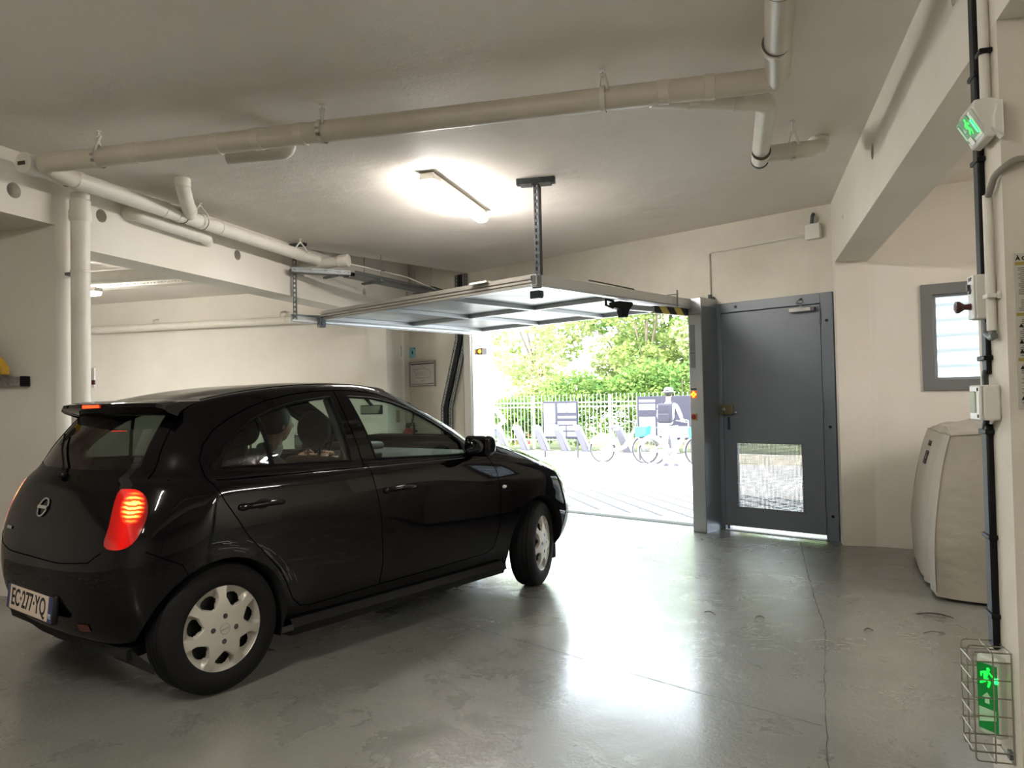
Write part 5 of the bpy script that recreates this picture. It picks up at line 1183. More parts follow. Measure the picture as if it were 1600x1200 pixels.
# wheels
COVER_MESH = []
def wheel_parts(Fw, side_label=None):
    """Fw: hub frame, local z points outward, centre of the tyre at origin"""
    hub = bpy.data.objects.new('wheel', None); COL.objects.link(hub); hub.parent = car; hub.matrix_basis = Fw; FR[hub.name] = FC @ Fw
    R_, w_ = .295, .088
    b = B(); prof = [(.192, -w_*.92), (.215, -w_), (.262, -w_*.98), (.285, -w_*.80), (.2935, -w_*.55)]
    for g in (-.5, -.17, .17, .5): prof += [(.295, (g-.035)*w_*1.1), (.288, (g-.02)*w_*1.1), (.288, (g+.02)*w_*1.1), (.295, (g+.035)*w_*1.1)]
    prof += [(.2935, w_*.62), (.285, w_*.82), (.262, w_*.98), (.215, w_), (.205, w_*.96), (.192, w_*.90)]
    b.lathe(prof, None, 96, closed=True); obj('tyre', b, M_RUBBER, hub, local=True, angle=30)
    b = B(); b.lathe([(.0, .02), (.188, .02), (.193, .075), (.193, -.08), (0, -.08)], None, 64); obj('rim', b, mat('dark rim', '0b0b0b', .6), hub, local=True)
    # seven-spoke cover
    if COVER_MESH:
        cv_ = bpy.data.objects.new('wheel_cover', COVER_MESH[0]); COL.objects.link(cv_); cv_.parent = hub; FR[cv_.name] = FR[hub.name]; cv_['label'] = 'silver seven-spoke wheel cover'
    else: wheel_cover(hub)
    hub_details(hub); return hub
def wheel_cover(hub):
    RC = .200; nr, nt_ = 84, 7*60; b = B(); vs = []; keep = []
    def arm(q):                                                            # half width of the gap between spokes, 1 = spoke centre
        return 0 if q < .50 else .72*min(1, ((q-.50)/.20))**.6
    def hgt(r, ph):
        q = r/RC; z = .072+.022*(1-q**2)                                  # dome
        if q > .955: z = .080-.010*((q-.955)/.045)**1.5
        a = abs(ph)/(PI/7); A = arm(q)
        if .50 < q < .955 and a < A:
            e_ = min(1, (A-a)/.16); f_ = min(1, (q-.50)/.08)*max(0, min(1, (.955-q)/.17)); z -= .030*e_*f_
        return z
    for i in range(nr+1):
        r = .004+(RC-.004)*i/nr
        for k in range(nt_):
            th = 2*PI*k/nt_; ph = ((th+PI/7) % (2*PI/7))-PI/7; vs.append((r*math.cos(th), r*math.sin(th), hgt(r, ph)))
    fs = []
    for i in range(nr):
        for k in range(nt_):
            q = (.004+(RC-.004)*(i+.5)/nr)/RC; th = 2*PI*(k+.5)/nt_; ph = ((th+PI/7) % (2*PI/7))-PI/7; a = abs(ph)/(PI/7)
            hole = .53 < q < .82 and a < arm(q)-.10 and (q-.675)**2/.0215+a*a/.36 < 1
            if not hole: fs.append((i*nt_+k, i*nt_+(k+1) % nt_, (i+1)*nt_+(k+1) % nt_, (i+1)*nt_+k))
    m_ = len(vs); 
    for k in range(nt_): th = 2*PI*k/nt_; vs.append((RC*1.01*math.cos(th), RC*1.01*math.sin(th), .055))
    fs += [(nr*nt_+k, nr*nt_+(k+1) % nt_, m_+(k+1) % nt_, m_+k) for k in range(nt_)]
    b.add(vs, fs); cv_ = obj('wheel_cover', b, mat('wheel cover silver', 'a9a59a', .35, .35), hub, local=True, angle=40, part_label='silver seven-spoke wheel cover'); COVER_MESH.append(cv_.data)
def hub_details(hub):
    b = B()
    for k in range(4): a = PI/2*k-.30; b.lathe([(0, .0), (.0145, 0), (.0145, .006), (.010, .010), (0, .011)], Matrix.Translation((.056*math.cos(a), .056*math.sin(a), .084)), 16)
    each('wheel_nut', b, mat('dark chrome nut', '4a4a4c', .15, .9), hub, local=True)
    b = B(); b.tube([(.024*math.cos(2*PI*k/28), .024*math.sin(2*PI*k/28), .092) for k in range(28)], .003, 6, closed=True); b.box(-.025, .025, -.004, .004, .090, .095); obj('hub_badge', b, mat('worn silver badge', '8f8c84', .35, .5), hub, local=True)
    return hub
ZW = .293
def wf(u, s, steer=0, spin=0):
    n = V3((-math.sin(steer)*0, s, 0)); n = Matrix.Rotation(steer, 3, 'Z') @ V3((0, s, 0))
    f = Matrix.Rotation(steer, 3, 'Z') @ V3((1, 0, 0)); F = frame((u, s*.705, ZW+.002), f, None, n); return F @ Matrix.Rotation(spin, 4, 'Z')
ST = math.radians(20)
wheel_parts(wf(0.0, -1, 0, .24)); wheel_parts(wf(2.455, -1, ST, .2)); wheel_parts(wf(0.0, 1)); wheel_parts(wf(2.43, 1, ST, .5))
# ------------------------------------------------------------------ cabin
M_SEAT = mat('seat fabric', '1b1c1e', .85, bump=[(200, .3, .001)]); M_DASH = mat('dashboard plastic', '33383a', .55); M_LIN = mat('cabin lining', '4a4a46', .8)
def seat(u, l, w_=.24):
    b = B(); st_ = []
    b.prism([(u-.30, .42), (u+.25, .46), (u+.27, .36), (u-.30, .28)], l-w_, l+w_, Matrix(((1, 0, 0, 0), (0, 0, 1, 0), (0, 1, 0, 0), (0, 0, 0, 1))))
    b.prism([(u-.32, .34), (u-.22, .36), (u-.34, .99), (u-.37, 1.02), (u-.44, 1.0), (u-.42, .40)], l-w_*.92, l+w_*.92, Matrix(((1, 0, 0, 0), (0, 0, 1, 0), (0, 1, 0, 0), (0, 0, 0, 1))))
    s = cobj('seat', b, M_SEAT, bevel=.05, seg=4)
    b = B(); b.ball((u-.375, l, 1.165), (.062, .135, .110), nu=24, nv=16); hr = cobj('headrest', b, M_SEAT, s)
    b = B(); b.tube([(u-.375, l-.055, .98), (u-.375, l-.055, 1.10)], .007, 8); b.tube([(u-.375, l+.055, .98), (u-.375, l+.055, 1.10)], .007, 8); ceach('headrest_post', b, M_CHROME, s)
seat(1.225, -.34); seat(1.225, .36)
b = B(); b.box(.05, .50, -.62, .62, .36, .52); b.box(.18, .34, -.62, .62, .45, .98); rs_ = cobj('rear_bench', b, M_SEAT, bevel=.05, seg=4)
for l in (-.33, .33): b = B(); b.ball((.33, l, 1.085), (.05, .13, .105), nu=20, nv=14); cobj('headrest', b, M_SEAT, rs_)
b = B(); b.box(-.20, .25, -.60, .60, .93, .95); cobj('parcel_shelf', b, M_SEAT)
b = B(); b.prism([(1.50, .62), (1.56, .90), (1.66, .975), (1.90, .985), (2.02, .98), (2.02, .5), (1.7, .5)], -.70, .70, Matrix(((1, 0, 0, 0), (0, 0, 1, 0), (0, 1, 0, 0), (0, 0, 0, 1)))); da = cobj('dashboard', b, M_DASH, bevel=.04, seg=4)
b = B(); b.box(1.52, 1.60, -.10, .10, .86, .985); b.box(1.51, 1.53, -.62, -.48, .90, .97); ceach('air_vent', b, M_SEAT, da, bevel=.015)
b = B(); b.box(1.66, 1.88, .18, .56, .97, 1.035); cobj('instrument_hood', b, M_DASH, da, bevel=.04, seg=4)
FSW = frame((1.47, .36, .93), (0, 1, 0), None, V3((-1, 0, .45)))
b = B(FSW); b.tube([(.175*math.cos(2*PI*k/40), .175*math.sin(2*PI*k/40), 0) for k in range(40)], .013, 10, closed=True); b.ball((0, 0, -.02), (.06, .05, .03)); b.tube([(-.16, 0, 0), (.16, 0, -.01)], .014, 8); b.tube([(0, -.16, 0), (0, 0, -.01)], .014, 8); b.tube([(0, 0, 0), (0, -.05, -.25)], .025, 10); cobj('steering_wheel', b, M_TRIM)
b = B(); b.box(1.58, 1.60, -.11, .11, 1.235, 1.30); rm = cobj('rear_view_mirror', b, M_TRIM, bevel=.008); b = B(); b.box(1.577, 1.5795, -.10, .10, 1.242, 1.293); cobj('mirror_glass', b, mat('inner mirror', 'c8cccc', .04, 1.0), rm); b = B(); b.tube([(1.60, 0, 1.29), (1.54, 0, 1.345)], .012, 8); cobj('mirror_stalk', b, M_TRIM, rm)
b = B(); 
for s in (-1, 1): b.tube([(.86, s*.665, 1.0), (.82, s*.60, 1.20), (.80, s*.545, 1.34)], .035, 8)
ceach('pillar_lining', b, M_LIN)
# front grille and plate on the nose (seen only from the side)
b = B()
for z in (.40, .46, .52): P = [on_dir((4.5, l, z), (-1, 0, 0), .002) for l in (-.4, -.2, 0, .2, .4)]; b.tube([p for p in P if p], .012, 8)
ceach('grille_bar', b, M_TRIM)
for s in (-1, 1):
    p = on_dir((4.5, s*.55, .40), (-1, 0, 0), .002); b = B(); b.ball(p, (.02, .06, .04)); cobj('fog_light', b, M_CHROME)
# ------------------------------------------------------------------ people
def skin_mesh(name, joints, edges, sub=2):
    """joints: {key: (pos, radius)}; grown into one skin from the first joint"""
    keys = list(joints); me = bpy.data.meshes.new(name); me.from_pydata([tuple(joints[k][0]) for k in keys], [(keys.index(a), keys.index(c)) for a, c in edges], [])
    o = bpy.data.objects.new(name, me); COL.objects.link(o)
    m = o.modifiers.new('skin', 'SKIN'); m.use_smooth_shade = True
    for i, k in enumerate(keys):
        r = joints[k][1]; r = r if isinstance(r, tuple) else (r, r); me.skin_vertices[0].data[i].radius = r; me.skin_vertices[0].data[i].use_root = (i == 0)
    if sub: s = o.modifiers.new('sub', 'SUBSURF'); s.levels = s.render_levels = sub
    bpy.context.view_layer.update(); dg = bpy.context.evaluated_depsgraph_get(); out = bpy.data.meshes.new_from_object(o.evaluated_get(dg)); bpy.data.objects.remove(o); out.name = name
    b = B(); b.add([v.co.copy() for v in out.vertices], [tuple(p.vertices) for p in out.polygons]); return b
def head_builder(F, s=1.0):
    """F: x forward (face), z up, origin at head centre"""
    b = B(F); nu, nv = 48, 32; vs = []
    for i in range(nv+1):
        th = PI*i/nv
        for k in range(nu):
            ph = 2*PI*k/nu; x, y, z = math.sin(th)*math.cos(ph), math.sin(th)*math.sin(ph), math.cos(th)
            X, Y, Z = x*.098, y*.076, z*.120
            if z < 0: Y *= 1-.28*(-z)**1.2; X *= 1-(.10 if x > 0 else .38)*(-z)**1.5
            f = max(0, x)**3
            nose = math.exp(-((y)/.16)**2-((z+.12)/.17)**2)*f; X += .030*nose
            eye = (math.exp(-((y-.40)/.17)**2)+math.exp(-((y+.40)/.17)**2))*math.exp(-((z-.06)/.12)**2)*f; X -= .011*eye
            X += .006*math.exp(-(y/.3)**2-((z+.42)/.07)**2)*f+.005*math.exp(-(y/.3)**2-((z+.54)/.06)**2)*f-.006*math.exp(-(y/.3)**2-((z+.48)/.03)**2)*f
            X += .010*math.exp(-(y/.35)**2-((z+.85)/.16)**2)*(1 if x > 0 else 0)
            X += .006*math.exp(-((z-.22)/.07)**2)*f*(abs(y) < .75)
            vs.append((X*s, Y*s, Z*s))
    fs = [(i*nu+k, (i+1)*nu+k, (i+1)*nu+(k+1) % nu, i*nu+(k+1) % nu) for i in range(nv) for k in range(nu)]
    b.add(vs, fs)
    for sy in (-1, 1): b.ball((-.006*s, sy*.075*s, -.005*s), (.016*s, .008*s, .030*s), nu=12, nv=8)
    b.tube([(-.022*s, 0, -.06*s), (-.035*s, 0, -.17*s)], [.052*s, .056*s], 16, caps=False)
    return b
M_SKIN = mat('skin', 'b98d76', .55); M_HAIRD = mat('dark hair', '17120e', .6, bump=[(120, .5, .004)])
def hand_builder(wrist, d, n, s=1.0, curl=.6):
    """wrist point, direction along the palm d, palm normal n; five separate curled fingers"""
    d = V3(d).normalized(); n = V3(n).normalized(); n = (n-d*n.dot(d)).normalized(); w_ = d.cross(n); wr = V3(wrist); b = B()
    J = {'w': (wr, .026*s), 'p1': (wr+d*.035*s, (.034*s, .017*s)), 'p2': (wr+d*.075*s, (.038*s, .014*s))}; sk = skin_mesh('palm', J, [('w', 'p1'), ('p1', 'p2')], 1); b.add(sk.v, sk.f)
    for k, (off, L) in enumerate(((-.030, .070), (-.010, .080), (.010, .076), (.029, .060))):
        p = wr+d*.078*s+w_*off*s; P = [p]; a = 0
        for q, f_ in enumerate((.45, .32, .23)): a += curl*(.5, .9, .7)[q]; P.append(P[-1]+(d*math.cos(a)+n*math.sin(a))*L*f_*s)
        b.tube(P, [.0095*s, .009*s, .008*s, .006*s], 8)
    p = wr+d*.025*s-w_*.028*s; b.tube([p, p+(d*.5-w_*.6+n*.3)*.035*s, p+(d*.9-w_*.6+n*.5)*.062*s, p+(d*1.2-w_*.3+n*.8)*.08*s], [.012*s, .011*s, .009*s, .007*s], 8)
    return b
dv = bpy.data.objects.new('person', None); COL.objects.link(dv); dv.matrix_basis = FC @ Matrix.Translation((.95, .35, .45)); FR[dv.name] = dv.matrix_basis.copy()
tag(dv, 'driver with short dark hair and dark jacket sitting at the wheel of the black car', 'person')
S_ = {'pel': (V3((.97, .35, .52)), (.15, .13)), 'ab': (V3((.93, .35, .68)), (.14, .11)), 'ch': (V3((.92, .35, .86)), (.165, .12)), 'nk': (V3((.965, .35, 1.01)), .07), 'nk2': (V3((1.01, .35, 1.06)), .052),
      'ls': (V3((.94, .51, .95)), .07), 'le': (V3((1.10, .58, .76)), .05), 'lw': (V3((1.33, .50, .93)), .034), 'rs': (V3((.94, .19, .95)), .07), 're': (V3((1.12, .12, .76)), .05), 'rw': (V3((1.33, .22, .93)), .034),
      'lh': (V3((1.02, .45, .52)), .09), 'lk': (V3((1.40, .47, .60)), .065), 'la': (V3((1.65, .45, .34)), .05), 'rh': (V3((1.02, .25, .52)), .09), 'rk': (V3((1.40, .23, .60)), .065), 'ra': (V3((1.68, .25, .34)), .05)}
b = skin_mesh('torso', S_, [('pel', 'ab'), ('ab', 'ch'), ('ch', 'nk'), ('nk', 'nk2'), ('ch', 'ls'), ('ls', 'le'), ('le', 'lw'), ('ch', 'rs'), ('rs', 're'), ('re', 'rw'), ('pel', 'lh'), ('lh', 'lk'), ('lk', 'la'), ('pel', 'rh'), ('rh', 'rk'), ('rk', 'ra')])
cobj('dark_jacket', b, mat('dark jacket', '17181b', .8), dv)
FH = frame((1.075, .34, 1.185), V3((1, -.05, -.05)), None, (0, 0, 1)); b = head_builder(FH); hd = cobj('head', b, M_SKIN, dv)
b = B(FH); b.ball((-.020, 0, .028), (.104, .088, .112), nu=28, nv=18)
b.v = [v for v in b.v]; cobj('hair', b, M_HAIRD, dv)
b = B(FH); b.tube([(-.005, .0, -.178), (-.045, 0, -.160)], [.060, .064], 16); cobj('shirt_collar', b, mat('white collar', 'b8b4ac', .7), dv)
b = hand_builder((1.33, .50, .93), (.6, -.2, .5), (0.5, -.3, -.7), 1, .9); cobj('left_hand', b, M_SKIN, dv)
b = hand_builder((1.33, .22, .93), (.6, .2, .5), (0.5, .3, -.7), 1, .9); cobj('right_hand', b, M_SKIN, dv)
# ================================================================== outside
AS = math.radians(-16); SD = V3((math.cos(AS), math.sin(AS), 0)); SN = V3((-math.sin(AS), math.cos(AS), 0)); P0 = V3((-3.445, 18.886, -.24)); MS = frame(P0, SD, SN)
def Sp(s, t, z): q = MS @ V3((s, t, 0)); return V3((q.x, q.y, z))
def brick_mat(name, c1, c2, mort, sc, rot):
    m = mat(name, c1, .8); t = m.node_tree; p = t.nodes['Principled BSDF']; tc = [n for n in t.nodes if n.type == 'TEX_COORD'][0]; mp = t.nodes.new('ShaderNodeMapping'); mp.inputs['Rotation'].default_value = (0, 0, rot)
    b = t.nodes.new('ShaderNodeTexBrick'); b.inputs['Color1'].default_value = hx(c1); b.inputs['Color2'].default_value = hx(c2); b.inputs['Mortar'].default_value = hx(mort); b.inputs['Scale'].default_value = sc; b.inputs['Mortar Size'].default_value = .05; b.inputs['Brick Width'].default_value = .9; b.inputs['Row Height'].default_value = .45
    t.links.new(tc.outputs['Object'], mp.inputs[0]); t.links.new(mp.outputs[0], b.inputs['Vector']); t.links.new(b.outputs['Color'], p.inputs['Base Color']); return m
b = B(); a, c, d, e = Wp(-9, .30, -.006), Wp(6, .30, -.006), Wp(6, 2.9, -.05), Wp(-9, 2.9, -.05); b.add([a, c, d, e], [(0, 1, 2, 3)])
struct('pavement', b, brick_mat('grey pavers', '8d8c88', 'a09e98', '2c2c2a', 1.7, math.radians(63)))
b = B(); f_, g = Wp(-9, 2.9, -.05), Wp(6, 2.9, -.05); b.add([f_, g, Sp(12, .2, -.24), Sp(-14, .2, -.24)], [(0, 1, 2, 3)]); b.add([Wp(6, 2.9, -.05), Wp(16, 3, -.05), Sp(22, .2, -.24), Sp(12, .2, -.24)], [(0, 1, 2, 3)]); b.add([Wp(-30, 2.9, -.05), Wp(-9, 2.9, -.05), Sp(-14, .2, -.24), Sp(-35, .2, -.24)], [(0, 1, 2, 3)])
b.add([Wp(6, .3, -.006), Wp(16, .3, -.006), Wp(16, 3, -.05), Wp(6, 2.9, -.05)], [(0, 1, 2, 3)]); b.add([Wp(-30, .3, -.006), Wp(-9, .3, -.006), Wp(-9, 2.9, -.05), Wp(-30, 2.9, -.05)], [(0, 1, 2, 3)])
struct('road', b, mat('light asphalt', 'b9b6ae', .85, noise=(3, .3, 'aaa79f'), bump=[(60, .3, .004)]))  # the road's own pale grey, mottled at random
b = B(MS); b.box(-35, 22, .2, 1.6, -.10, -.06+.12-.12); b.box(-35, 22, .18, .30, -.10, .005); b.box(-35, 22, 1.30, 1.52, -.05, .16); struct('kerb', b, mat('pale kerb', 'c4bba6', .8, noise=(4, .3, 'b0a68f')))
b = B(MS); b.box(-35, 25, 1.5, 40, -.20, .02); struct('garden_ground', b, mat('garden soil', '6f7446', .9, noise=(2, .3, '58603a')))
# outer faces of the building left and right
b = B(MW); b.box(-9, -5.4, 0, .30, 0, 3.7); struct('wall_street', b, M_WALL)
# docking posts for bikes
M_DOCK = mat('dock grey', '4c4a52', .5, .3); M_DOCKL = mat('dock front', '8a888f', .5, .2)
def dock(s, lab):
    d = thing('bike_dock', Sp(s, .45, 0), lab, 'bike dock', 'bike docks along the kerb', F=MS); d.matrix_basis = Matrix.Translation(Sp(s, .45, -.02)) @ MS.to_3x3().to_4x4(); FR[d.name] = d.matrix_basis.copy()
    b = B(); b.prism([(-.09, 0), (.09, 0), (-.20, .66), (-.30, .70), (-.37, .62)], -.09, .09, Matrix(((1, 0, 0, 0), (0, 0, 1, 0), (0, 1, 0, 0), (0, 0, 0, 1)))); obj('post', b, M_DOCK, d, local=True, bevel=.015)
    b = B(); b.add([(.095, -.07, .02), (.095, .07, .02), (-.19, .07, .64), (-.19, -.07, .64)], [(0, 1, 2, 3)]); b.box(-.36, -.20, -.095, -.088, .56, .66); obj('face_plate', b, M_DOCKL, d, local=True)
    b = B(); b.box(-.38, -.30, -.05, .05, .60, .70); obj('lock_head', b, M_DOCKL, d, local=True, bevel=.01)
    b = B(); b.box(-.20, .20, -.12, .12, 0, .012); obj('foot_plate', b, M_DOCK, d, local=True)
for s, lab in ((-3.14, 'leftmost grey bike dock, just above the car bonnet'), (-2.50, 'second grey bike dock from the left, empty'), (-1.86, 'third grey bike dock from the left, empty'), (-1.24, 'empty bike dock under the left half of the small notice board'), (-.62, 'empty bike dock immediately left of the first bike'), (.53, 'bike dock behind the first bike'), (1.75, 'bike dock behind the second bike, nearly hidden')): dock(s, lab)
# bikes
M_BFR = mat('bike frame pale', 'c9cbd0', .4, .1); M_BTY = mat('bike tyre', '2b2b30', .7); M_BTEAL = mat('teal basket', '2f9e96', .45); M_BGR = mat('bike grey', '6b6b74', .5)
def bike(s, t, lab, tilt=0):
    k = bpy.data.objects.new('bicycle', None); COL.objects.link(k); F = Matrix.Translation(Sp(s, t, -.235)) @ MS.to_3x3().to_4x4() @ Matrix.Rotation(tilt, 4, 'Z'); k.matrix_basis = F; FR[k.name] = F; tag(k, lab, 'bicycle', 'hire bikes at the docks')
    R_ = .325
    def T(pts, r, n=10): return B().tube(pts, r, n)
    for x, nm in ((0, 'rear'), (1.14, 'front')):
        b = B(); b.tube([(x+R_*math.cos(2*PI*q/40), 0, R_+R_*math.sin(2*PI*q/40)) for q in range(40)], .020, 8, closed=True); wh = obj('wheel', b, M_BTY, k, local=True)
        b = B(); b.tube([(x+(R_-.025)*math.cos(2*PI*q/40), 0, R_+(R_-.025)*math.sin(2*PI*q/40)) for q in range(40)], .009, 6, closed=True)
        for q in range(20): a = 2*PI*q/20; b.tube([(x, .02*(-1)**q, R_), (x+(R_-.02)*math.cos(a), 0, R_+(R_-.02)*math.sin(a))], .0022, 4)
        b.tube([(x, -.05, R_), (x, .05, R_)], .04, 12); w2_ = obj('rim_and_spokes', b, M_BGR, wh, local=True)
    b = B(); n = 18; vs = []
    for q in range(n+1):
        a = math.radians(20+165*q/n); 
        for yy in (-.045, .045):
            for rr_ in (R_+.035, R_-.06 if q < 15 else R_+.0): vs.append((rr_*math.cos(a), yy, R_+rr_*math.sin(a)))
    fs = []
    for q in range(n): o_ = 4*q; fs += [(o_, o_+2, o_+6, o_+4), (o_, o_+1, o_+5, o_+4), (o_+2, o_+3, o_+7, o_+6)]
    b.add(vs, fs); obj('rear_guard', b, M_BFR, k, local=True)
    b = B(); b.tube([(1.14+(R_+.03)*math.cos(math.radians(a)), 0, R_+(R_+.03)*math.sin(math.radians(a))) for a in range(60, 190, 12)], .022, 8); obj('front_guard', b, M_BFR, k, local=True)
    b = B(); b.tube([(0, 0, R_), (.42, 0, .30), (.62, 0, .40), (.82, 0, .72), (.90, 0, .84)], [.035, .045, .05, .04, .035], 12); b.tube([(.42, 0, .30), (.30, 0, .72)], .028, 10); b.tube([(.30, 0, .5), (.0, 0, R_)], .02, 8); b.tube([(1.14, .05, R_), (1.0, .05, .62), (.93, 0, .74)], .02, 8); b.tube([(1.14, -.05, R_), (1.0, -.05, .62), (.93, 0, .74)], .02, 8); obj('frame', b, M_BFR, k, local=True)
    b = B(); b.tube([(.30, 0, .70), (.27, 0, .84)], .014, 8); b.ball((.25, 0, .86), (.14, .085, .028)); obj('saddle', b, mat('saddle grey', '55545c', .6), k, local=True)
    b = B(); b.tube([(.72, .30, 1.04), (.82, .22, 1.02), (.90, 0, .98), (.82, -.22, 1.02), (.72, -.30, 1.04)], .013, 8); b.tube([(.90, 0, .80), (.90, 0, .98)], .018, 8); obj('handlebar', b, M_BGR, k, local=True)
    b = B(); b.tube([(.42, -.04, .30), (.55, -.08, .20)], .012, 6); b.tube([(.42, .04, .30), (.29, .08, .40)], .012, 6); b.box(.50, .60, -.14, -.05, .19, .215); b.box(.24, .34, .05, .14, .39, .415); b.ball((.42, 0, .30), (.09, .06, .09)); obj('pedals', b, M_BGR, k, local=True)
    b = B(); b.prism([(.95, .62), (1.22, .66), (1.27, .90), (.93, .88)], -.15, .15, Matrix(((1, 0, 0, 0), (0, 0, 1, 0), (0, 1, 0, 0), (0, 0, 0, 1)))); obj('basket', b, M_BTEAL, k, local=True, bevel=.02)
bike(.04, -.02, 'pale hire bike with teal basket, whole in view beside the empty docks')
bike(1.46, -.25, 'pale hire bike partly hidden behind the person with the backpack')
# notice boards
def board(s0, s1, z0, z1, t, lab, seed):
    o = thing('notice_board', Sp((s0+s1)/2, t, 0), lab, 'notice board', F=MS)
    b = B(MS); dz = .24; b.box(s0, s1, t, t+.05, z0+dz, z1+dz); bd = obj('panel', b, mat('board violet grey', '1d1a2a', .5), o, bevel=.01)
    b = B(MS); b.box(s0+.01, s0+.05, t+.02, t+.06, .0, z0+dz); b.box(s1-.05, s1-.01, t+.02, t+.06, .0, z0+dz); obj('leg', b, M_DOCK, o)
    rn = random.Random(seed); W_, H_ = s1-s0, z1-z0; b = B(MS); zz = z0+dz
    cells = [(.04, .36, .06, .40), (.04, .36, .42, .94), (.44, .68, .70, .94), (.71, .96, .70, .94), (.44, .96, .55, .60), (.44, .96, .38, .46), (.44, .66, .22, .34), (.70, .96, .22, .34), (.44, .66, .06, .18), (.70, .96, .06, .18)] if seed == 1 else [(.04, .34, .86, .92), (.04, .34, .68, .82), (.38, .70, .72, .80), (.38, .70, .60, .68), (.38, .70, .48, .56), (.04, .34, .10, .52), (.38, .58, .08, .40), (.62, .96, .05, .30)]
    for a0, a1, c0, c1 in cells: b.box(s0+a0*W_, s0+a1*W_, t-.004, t, zz+c0*H_, zz+c1*H_)
    pp = obj('printed_sheets', b, mat('printed sheets', 'a5a3b0', .6), bd)
    b = B(MS)
    for a0, a1, c0, c1 in cells:
        z = zz+c1*H_-.02
        while z > zz+c0*H_+.012: b.box(s0+(a0+.015)*W_, s0+(a0+(a1-a0)*rn.uniform(.6, .95))*W_, t-.006, t-.003, z-.006, z); z -= .022
    obj('text_lines', b, mat('board print', '2a2638', .6), pp)
board(-2.24, -1.16, .28, 1.30, .95, 'smaller dark notice board with white sheets in front of the fence', 1)
board(.66, 2.08, .30, 1.38, .75, 'larger dark notice board behind the second bike and the person', 2)
# picket fence
fn = thing('picket_fence', Sp(-1, 1.4, .1), 'pale metal picket fence between the kerb and the garden', 'fence', F=MS)
M_FEN = mat('fence pale green', '8d9882', .5, .2); sa, sb_ = -6.6, 4.2; pr = None; nP = 94
for k in range(nP):
    s = sa+(sb_-sa)*k/(nP-1)
    if pr is None:
        b = B(MS); b.tube([(s, 1.4, .40), (s, 1.4, 1.66)], .011, 8); b.v = b.v; b.ball((s, 1.4, 1.69), (.014, .014, .03), nu=8, nv=6); pr = obj('picket', b, M_FEN, fn); s00 = s
    else:
        c_ = pr.copy(); COL.objects.link(c_); c_.parent = fn; c_.matrix_basis = Matrix.Translation((s-s00, 0, 0)); FR[c_.name] = FR[fn.name]
for z in (1.50, 1.38, .46): b = B(MS); b.box(sa-.1, sb_+.1, 1.385, 1.415, z-.018, z+.018); obj('fence_rail', b, M_FEN, fn)
for s in (-5.2, -2.8, -.4, 2.0): b = B(MS); b.box(s-.03, s+.03, 1.37, 1.43, .20, 1.70); obj('fence_post', b, M_FEN, fn)
# people
def standing(name, F, J, lab, parts):
    p = bpy.data.objects.new(name, None); COL.objects.link(p); p.matrix_basis = F; FR[p.name] = F; tag(p, lab, 'person')
    E_ = [('pel', 'ab'), ('ab', 'ch'), ('ch', 'nk'), ('nk', 'nk2'), ('ch', 'ls'), ('ls', 'le'), ('le', 'lw'), ('ch', 'rs'), ('rs', 're'), ('re', 'rw')]; 
    T_ = {k: J[k] for k in ('pel', 'ab', 'ch', 'nk', 'nk2', 'ls', 'le', 'lw', 'rs', 're', 'rw')}
    b = skin_mesh('torso', T_, E_); obj('shirt', b, parts['shirt'], p, local=True)
    L_ = {k: J[k] for k in ('pel', 'lh', 'lk', 'la', 'rh', 'rk', 'ra')}; b = skin_mesh('legs', L_, [('pel', 'lh'), ('lh', 'lk'), ('lk', 'la'), ('pel', 'rh'), ('rh', 'rk'), ('rk', 'ra')]); obj('trousers', b, parts['legs'], p, local=True)
    for a in ('la', 'ra'):
        q = J[a][0]; b = B(); b.ball((q.x+.06, q.y, .045), (.13, .048, .05)); obj('shoe', b, parts['shoes'], p, local=True, part_label='dark shoe')
    c = J['nk2'][0]; Fh = frame((c.x+.02, c.y, c.z+.135), (1, 0, 0), None, (0, 0, 1)); obj('head', head_builder(Fh), M_SKIN, p, local=True)
    b = B(Fh); b.ball((-.015, 0, .03), (.106, .09, .112), nu=24, nv=16); obj('hair', b, parts['hair'], p, local=True)
    for a, e_ in (('lw', 'le'), ('rw', 're')):
        d = (J[a][0]-J[e_][0]).normalized(); b = hand_builder(J[a][0], d, V3((.3, 0, -1)) if abs(d.z) < .9 else V3((1, 0, 0))); obj('hand', b, M_SKIN, p, local=True)
    return p, Fh
def joints(la=None, ra=None, la2=None, ra2=None):
    return {'pel': (V3((0, 0, .93)), (.15, .11)), 'ab': (V3((0, 0, 1.10)), (.13, .10)), 'ch': (V3((0, 0, 1.30)), (.16, .115)), 'nk': (V3((.0, 0, 1.46)), .06), 'nk2': (V3((.015, 0, 1.52)), .05),
            'ls': (V3((0, .18, 1.40)), .06), 'le': (la or V3((.02, .26, 1.12)), .045), 'lw': (la2 or V3((.18, .22, .92)), .032), 'rs': (V3((0, -.18, 1.40)), .06), 're': (ra or V3((.02, -.26, 1.12)), .045), 'rw': (ra2 or V3((.18, -.22, .92)), .032),
            'lh': (V3((0, .095, .86)), .09), 'lk': (V3((.03, .11, .48)), .06), 'la': (V3((-.01, .11, .09)), .042), 'rh': (V3((0, -.095, .86)), .09), 'rk': (V3((.03, -.11, .48)), .06), 'ra': (V3((-.01, -.12, .09)), .042)}
M_PALE = mat('pale cloth', 'a8a4b2', .8); M_PALE2 = mat('off white trousers', 'd6d3cc', .8); M_NAVY = mat('dark violet pack', '1f1c2a', .7)
F = Matrix.Translation(Sp(2.18, -1.0, -.235)) @ frame((0, 0, 0), SN, None, (0, 0, 1))
